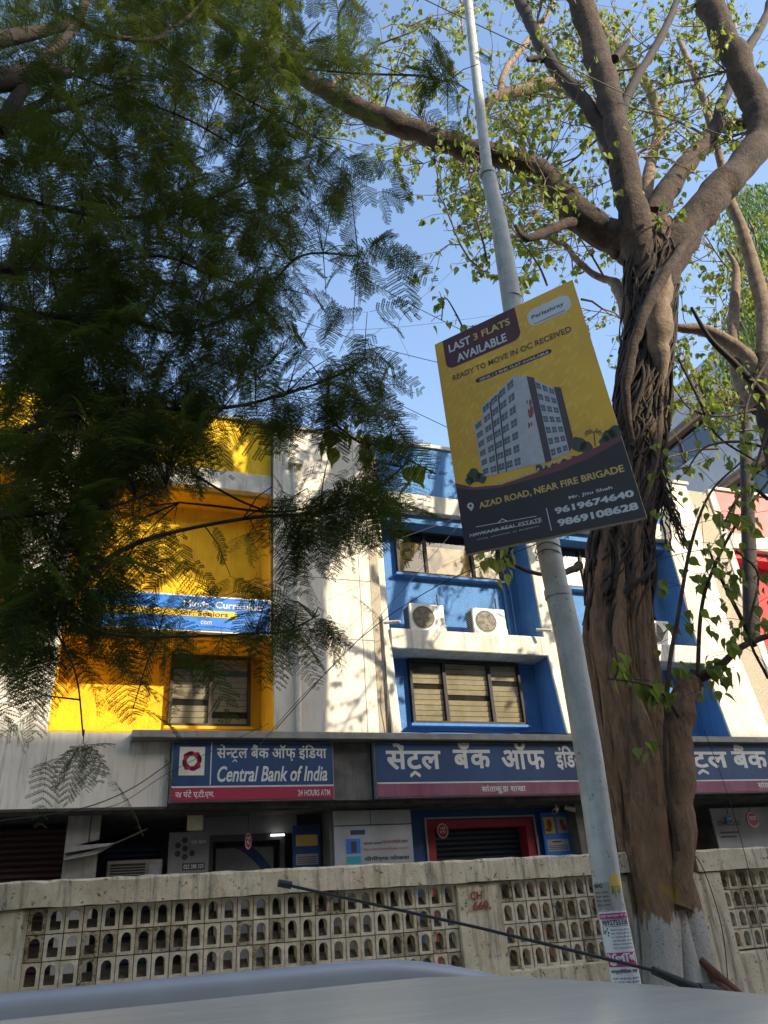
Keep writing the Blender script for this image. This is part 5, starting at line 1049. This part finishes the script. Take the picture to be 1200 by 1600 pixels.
# ------------------------------------------------------------------ overhead wires
WL = [([(640, -12, 6), (760, 45, 6), (900, 110, 6), (1050, 180, 6.4), (1230, 250, 7)], .011, 'thick black cable crossing the top right in front of the fig limbs'),
    ([(760, -6, 8), (950, 10, 8), (1230, 70, 8)], .008, 'thin cable skirting the top edge over the fig crown'),
    ([(400, 350, 9), (560, 430, 9), (640, 475, 9), (740, 525, 9)], .008, 'thin wire from the feathery sprays down to the top of the poster'),
    ([(380, 470, 10), (500, 512, 10), (600, 545, 10), (720, 575, 10)], .008, 'thin wire meeting the left edge of the poster near its heading'),
    ([(540, 590, 10), (620, 630, 10), (720, 678, 10)], .008, 'thin wire below the heading of the poster, left of it'),
    ([(400, 512, 14), (560, 515, 14), (680, 505, 14), (790, 490, 14)], .006, 'faint level wire behind the pole against the blue sky'),
    ([(0, 1036, 10), (220, 980, 10.3), (440, 905, 10.8), (600, 850, 11.2), (850, 760, 11.8)], .007, 'wire rising across the yellow bay and the white block'),
    ([(0, 1030, 9), (60, 1020, 9), (200, 985, 9), (420, 905, 9)], .005, 'second lower wire across the yellow bay under the blue board'),
    ([(405, 1165, 10), (470, 1090, 10.5), (560, 1000, 11), (700, 840, 11.5), (760, 770, 12)], .006, 'steep thin wire across the white block up to the blue windows'),
    ([(430, 1140, 11.6), (560, 1000, 11), (690, 912, 10), (850, 845, 8.5), (905, 815, 8)], .009, 'dark cable from the grey ledge past the air conditioners to the trunk'),
    ([(1005, 880, 7.4), (1080, 862, 7.4), (1130, 858, 7.4), (1230, 860, 7.4)], .007, 'wire from the fig trunk toward the red bay'),
    ([(1010, 845, 7.4), (1100, 815, 7.4), (1220, 795, 7.4)], .005, 'upper thin wire from the fig trunk toward the red bay'),
    ([(1060, 1270, 7.6), (1075, 1320, 7.6), (1100, 1360, 7.6), (1128, 1450, 7.5), (1140, 1560, 7.4)], .007, 'black cable drooping down over the right pillar of the jali wall'),
    ([(1100, 1140, 7.6), (1140, 1250, 7.6), (1175, 1380, 7.6), (1200, 1500, 7.6)], .005, 'thin cable hanging before the right hand jali blocks'),
    ([(0, 1283, 11.8), (120, 1265, 11.8), (200, 1235, 12), (268, 1190, 12.3)], .010, 'black cable sagging from the shop front up to the small bank sign'),
    ([(60, 1275, 11.8), (180, 1258, 12), (268, 1205, 12.3), (420, 1130, 12.1)], .006, 'second cable sagging under the white wall toward the small bank sign'),
    ([(640, 560, 13), (625, 500, 13), (700, 430, 13), (760, 360, 13)], .005, 'kinked faint wire in the sky gap left of the pole')]
for P, r, lab in WL:
    pts = [W(*p) for p in P]; C = [tuple(c) for c in crom(pts, 6)]; b = MB().tube(C, r*.8, 5); tag(b.build('overhead_wire', 'wire', None, base=C[0]), lab, 'wire', 'wires strung across the street front')

# ------------------------------------------------------------------ car in the foreground
car = thing('parked_car', (.2, 1.5, 0), 'silver grey car with roof rails whose roof and raked aerial fill the bottom', 'car')
def roofz(x):
    z = 1.495
    if x > .7: z -= .46*((x-.7)/1.2)**2
    if x < -.9: z -= .10*((x+.9)/1.0)**2
    return z
XS = [-2.15, -2.0, -1.75, -1.4, -1.0, -.6, -.2, .2, .6, .9, 1.2, 1.45, 1.7, 1.95, 2.2]
YC, HW = 1.37, .79
b = MB(); ny = 16; RX = np.linspace(-1.75, 1.75, 36); vs = []
for x in RX:
    hw = HW-.05*max(0, abs(x)-.9)**1.5
    for k in range(ny+1):
        s = -1+2*k/ny; vs.append((x, YC+hw*s, roofz(x)-.045*abs(s)**3.2-.0))
n = ny+1; b.add(vs, [(i*n+k, (i+1)*n+k, (i+1)*n+k+1, i*n+k+1) for i in range(len(RX)-1) for k in range(ny)], True); b.build('roof', 'car_paint', car)
def body_sec(x):
    top_ = .98 if -2.1 < x < 2.0 else .95; e = max(0, abs(x+.0)-1.9); w = .84-.10*e-.12*max(0, e-.35)**.5*(e > .35)
    zt_ = .98-.07*max(0, x-1.9)-.12*max(0, x-2.5)
    return [(x, YC-w+.10, zt_), (x, YC-w+.02, zt_-.08), (x, YC-w, .62), (x, YC-w+.05, .30), (x, YC+w-.05, .30), (x, YC+w, .62), (x, YC+w-.02, zt_-.08), (x, YC+w-.10, zt_)]
xs = np.linspace(-2.15, 2.85, 22); vs = [p for x in xs for p in body_sec(x)]; b = MB()
b.add(vs, [(i*8+k, i*8+(k+1) % 8, (i+1)*8+(k+1) % 8, (i+1)*8+k) for i in range(21) for k in range(8)], False); b.add(vs[:8], [tuple(range(7, -1, -1))]); b.add(vs[-8:], [tuple(range(8))]); b.build('body', 'car_paint', car)
zr = roofz(1.75)-.01; zl = roofz(-1.75)-.01
for nm, pl in (('windscreen', [(1.76, YC-.58, zr-.04), (2.35, YC-.72, .99), (2.35, YC+.72, .99), (1.76, YC+.58, zr-.04)]), ('rear_window', [(-1.76, YC-.58, zl-.04), (-2.1, YC-.70, .99), (-2.1, YC+.70, .99), (-1.76, YC+.58, zl-.04)])):
    MB().add(pl, [(0, 1, 2, 3)]).build(nm, 'black_frame', car)
for sd in (-1, 1):
    for x0, x1 in ((-1.7, -1.0), (-.93, .1), (.17, 1.2), (1.25, 1.72)):
        tp = [(x0, YC+sd*(HW-.02-.05*max(0, abs(x0)-.9)**1.5), roofz(x0)-.085), (x1, YC+sd*(HW-.02-.05*max(0, abs(x1)-.9)**1.5), roofz(x1)-.085)]
        MB().add([tp[0], tp[1], (x1+.06*(x1 > 1.5)*4, YC+sd*.76, .98), (x0-.1*(x0 < -1.5), YC+sd*.76, .98)], [(0, 1, 2, 3)]).build('side_window', 'black_frame', car)
        MB().tube([tp[1], (x1+.06*(x1 > 1.5)*4, YC+sd*.76, .96)], .03, 6).build('window_pillar', 'car_paint', car)
    for x in (-1.45, 1.85):
        wct = (x, YC+sd*.78, .32); o = MB().tube([(x, YC+sd*.66, .32), (x, YC+sd*.84, .32)], .32, 28).build('wheel', 'rubber', car); MB().tube([(x, YC+sd*.842, .32), (x, YC+sd*.86, .32)], .2, 20).build('rim', 'rail_silver', o)
    # roof rail
    RZ = lambda x: roofz(x)-.0
    rp = [(x, YC+sd*(HW-.015-.05*max(0, abs(x)-.9)**1.5), roofz(x)+.002) for x in np.linspace(-1.3, 1.24, 28)]
    b = MB(); vs = []
    for i, (x, y, z) in enumerate(rp):
        hgt = (.020 if sd > 0 else .002)*min(1, (len(rp)-1-i)/5, i/4)+.001
        for a in np.linspace(0, math.pi, 9): vs.append((x, y+.024*math.cos(a), z-.03+(hgt+.03)*math.sin(a)))
    b.add(vs, [(i*9+k, i*9+k+1, (i+1)*9+k+1, (i+1)*9+k) for i in range(len(rp)-1) for k in range(8)], True); b.build('roof_rail', 'rail_silver', car)
    b = MB(); ys = YC+sd*(HW-.085); b.tube([(x, YC+sd*(HW-.085-.05*max(0, abs(x)-.9)**1.5), roofz(x)-.045*(1-.085/HW)**3.2+.001) for x in np.linspace(-1.7, 1.7, 30)], .006, 4); b.build('roof_seam', 'rubber', car)
    MB().prism([(2.8, .62), (2.86, .66), (2.84, .76), (2.6, .84), (2.5, .78)], 'y', YC+sd*.45, YC+sd*.72).build('headlight', 'print_white', car)
A0 = W(1112, 1556, YC+.02); A1 = W(1090, 1546, YC); A2 = W(1020, 1516, YC); TIP = W(445, 1382, YC+.15)
an = MB().tube([A0+Vector((.03, 0, -.035)), A0+Vector((0, 0, .0)), A1], [.035, .022, .011], 10).tube([A1, A2], [.009, .007], 8).build('aerial_base', 'rubber', car)
MB().tube([A2, W(750, 1450, YC+.08), TIP], [.0032, .0028, .0026], 6).tube([TIP-Vector((-.012, 0, .002)), TIP+Vector((-.012, 0, .003))], .0065, 8).build('mast', 'wire', an)
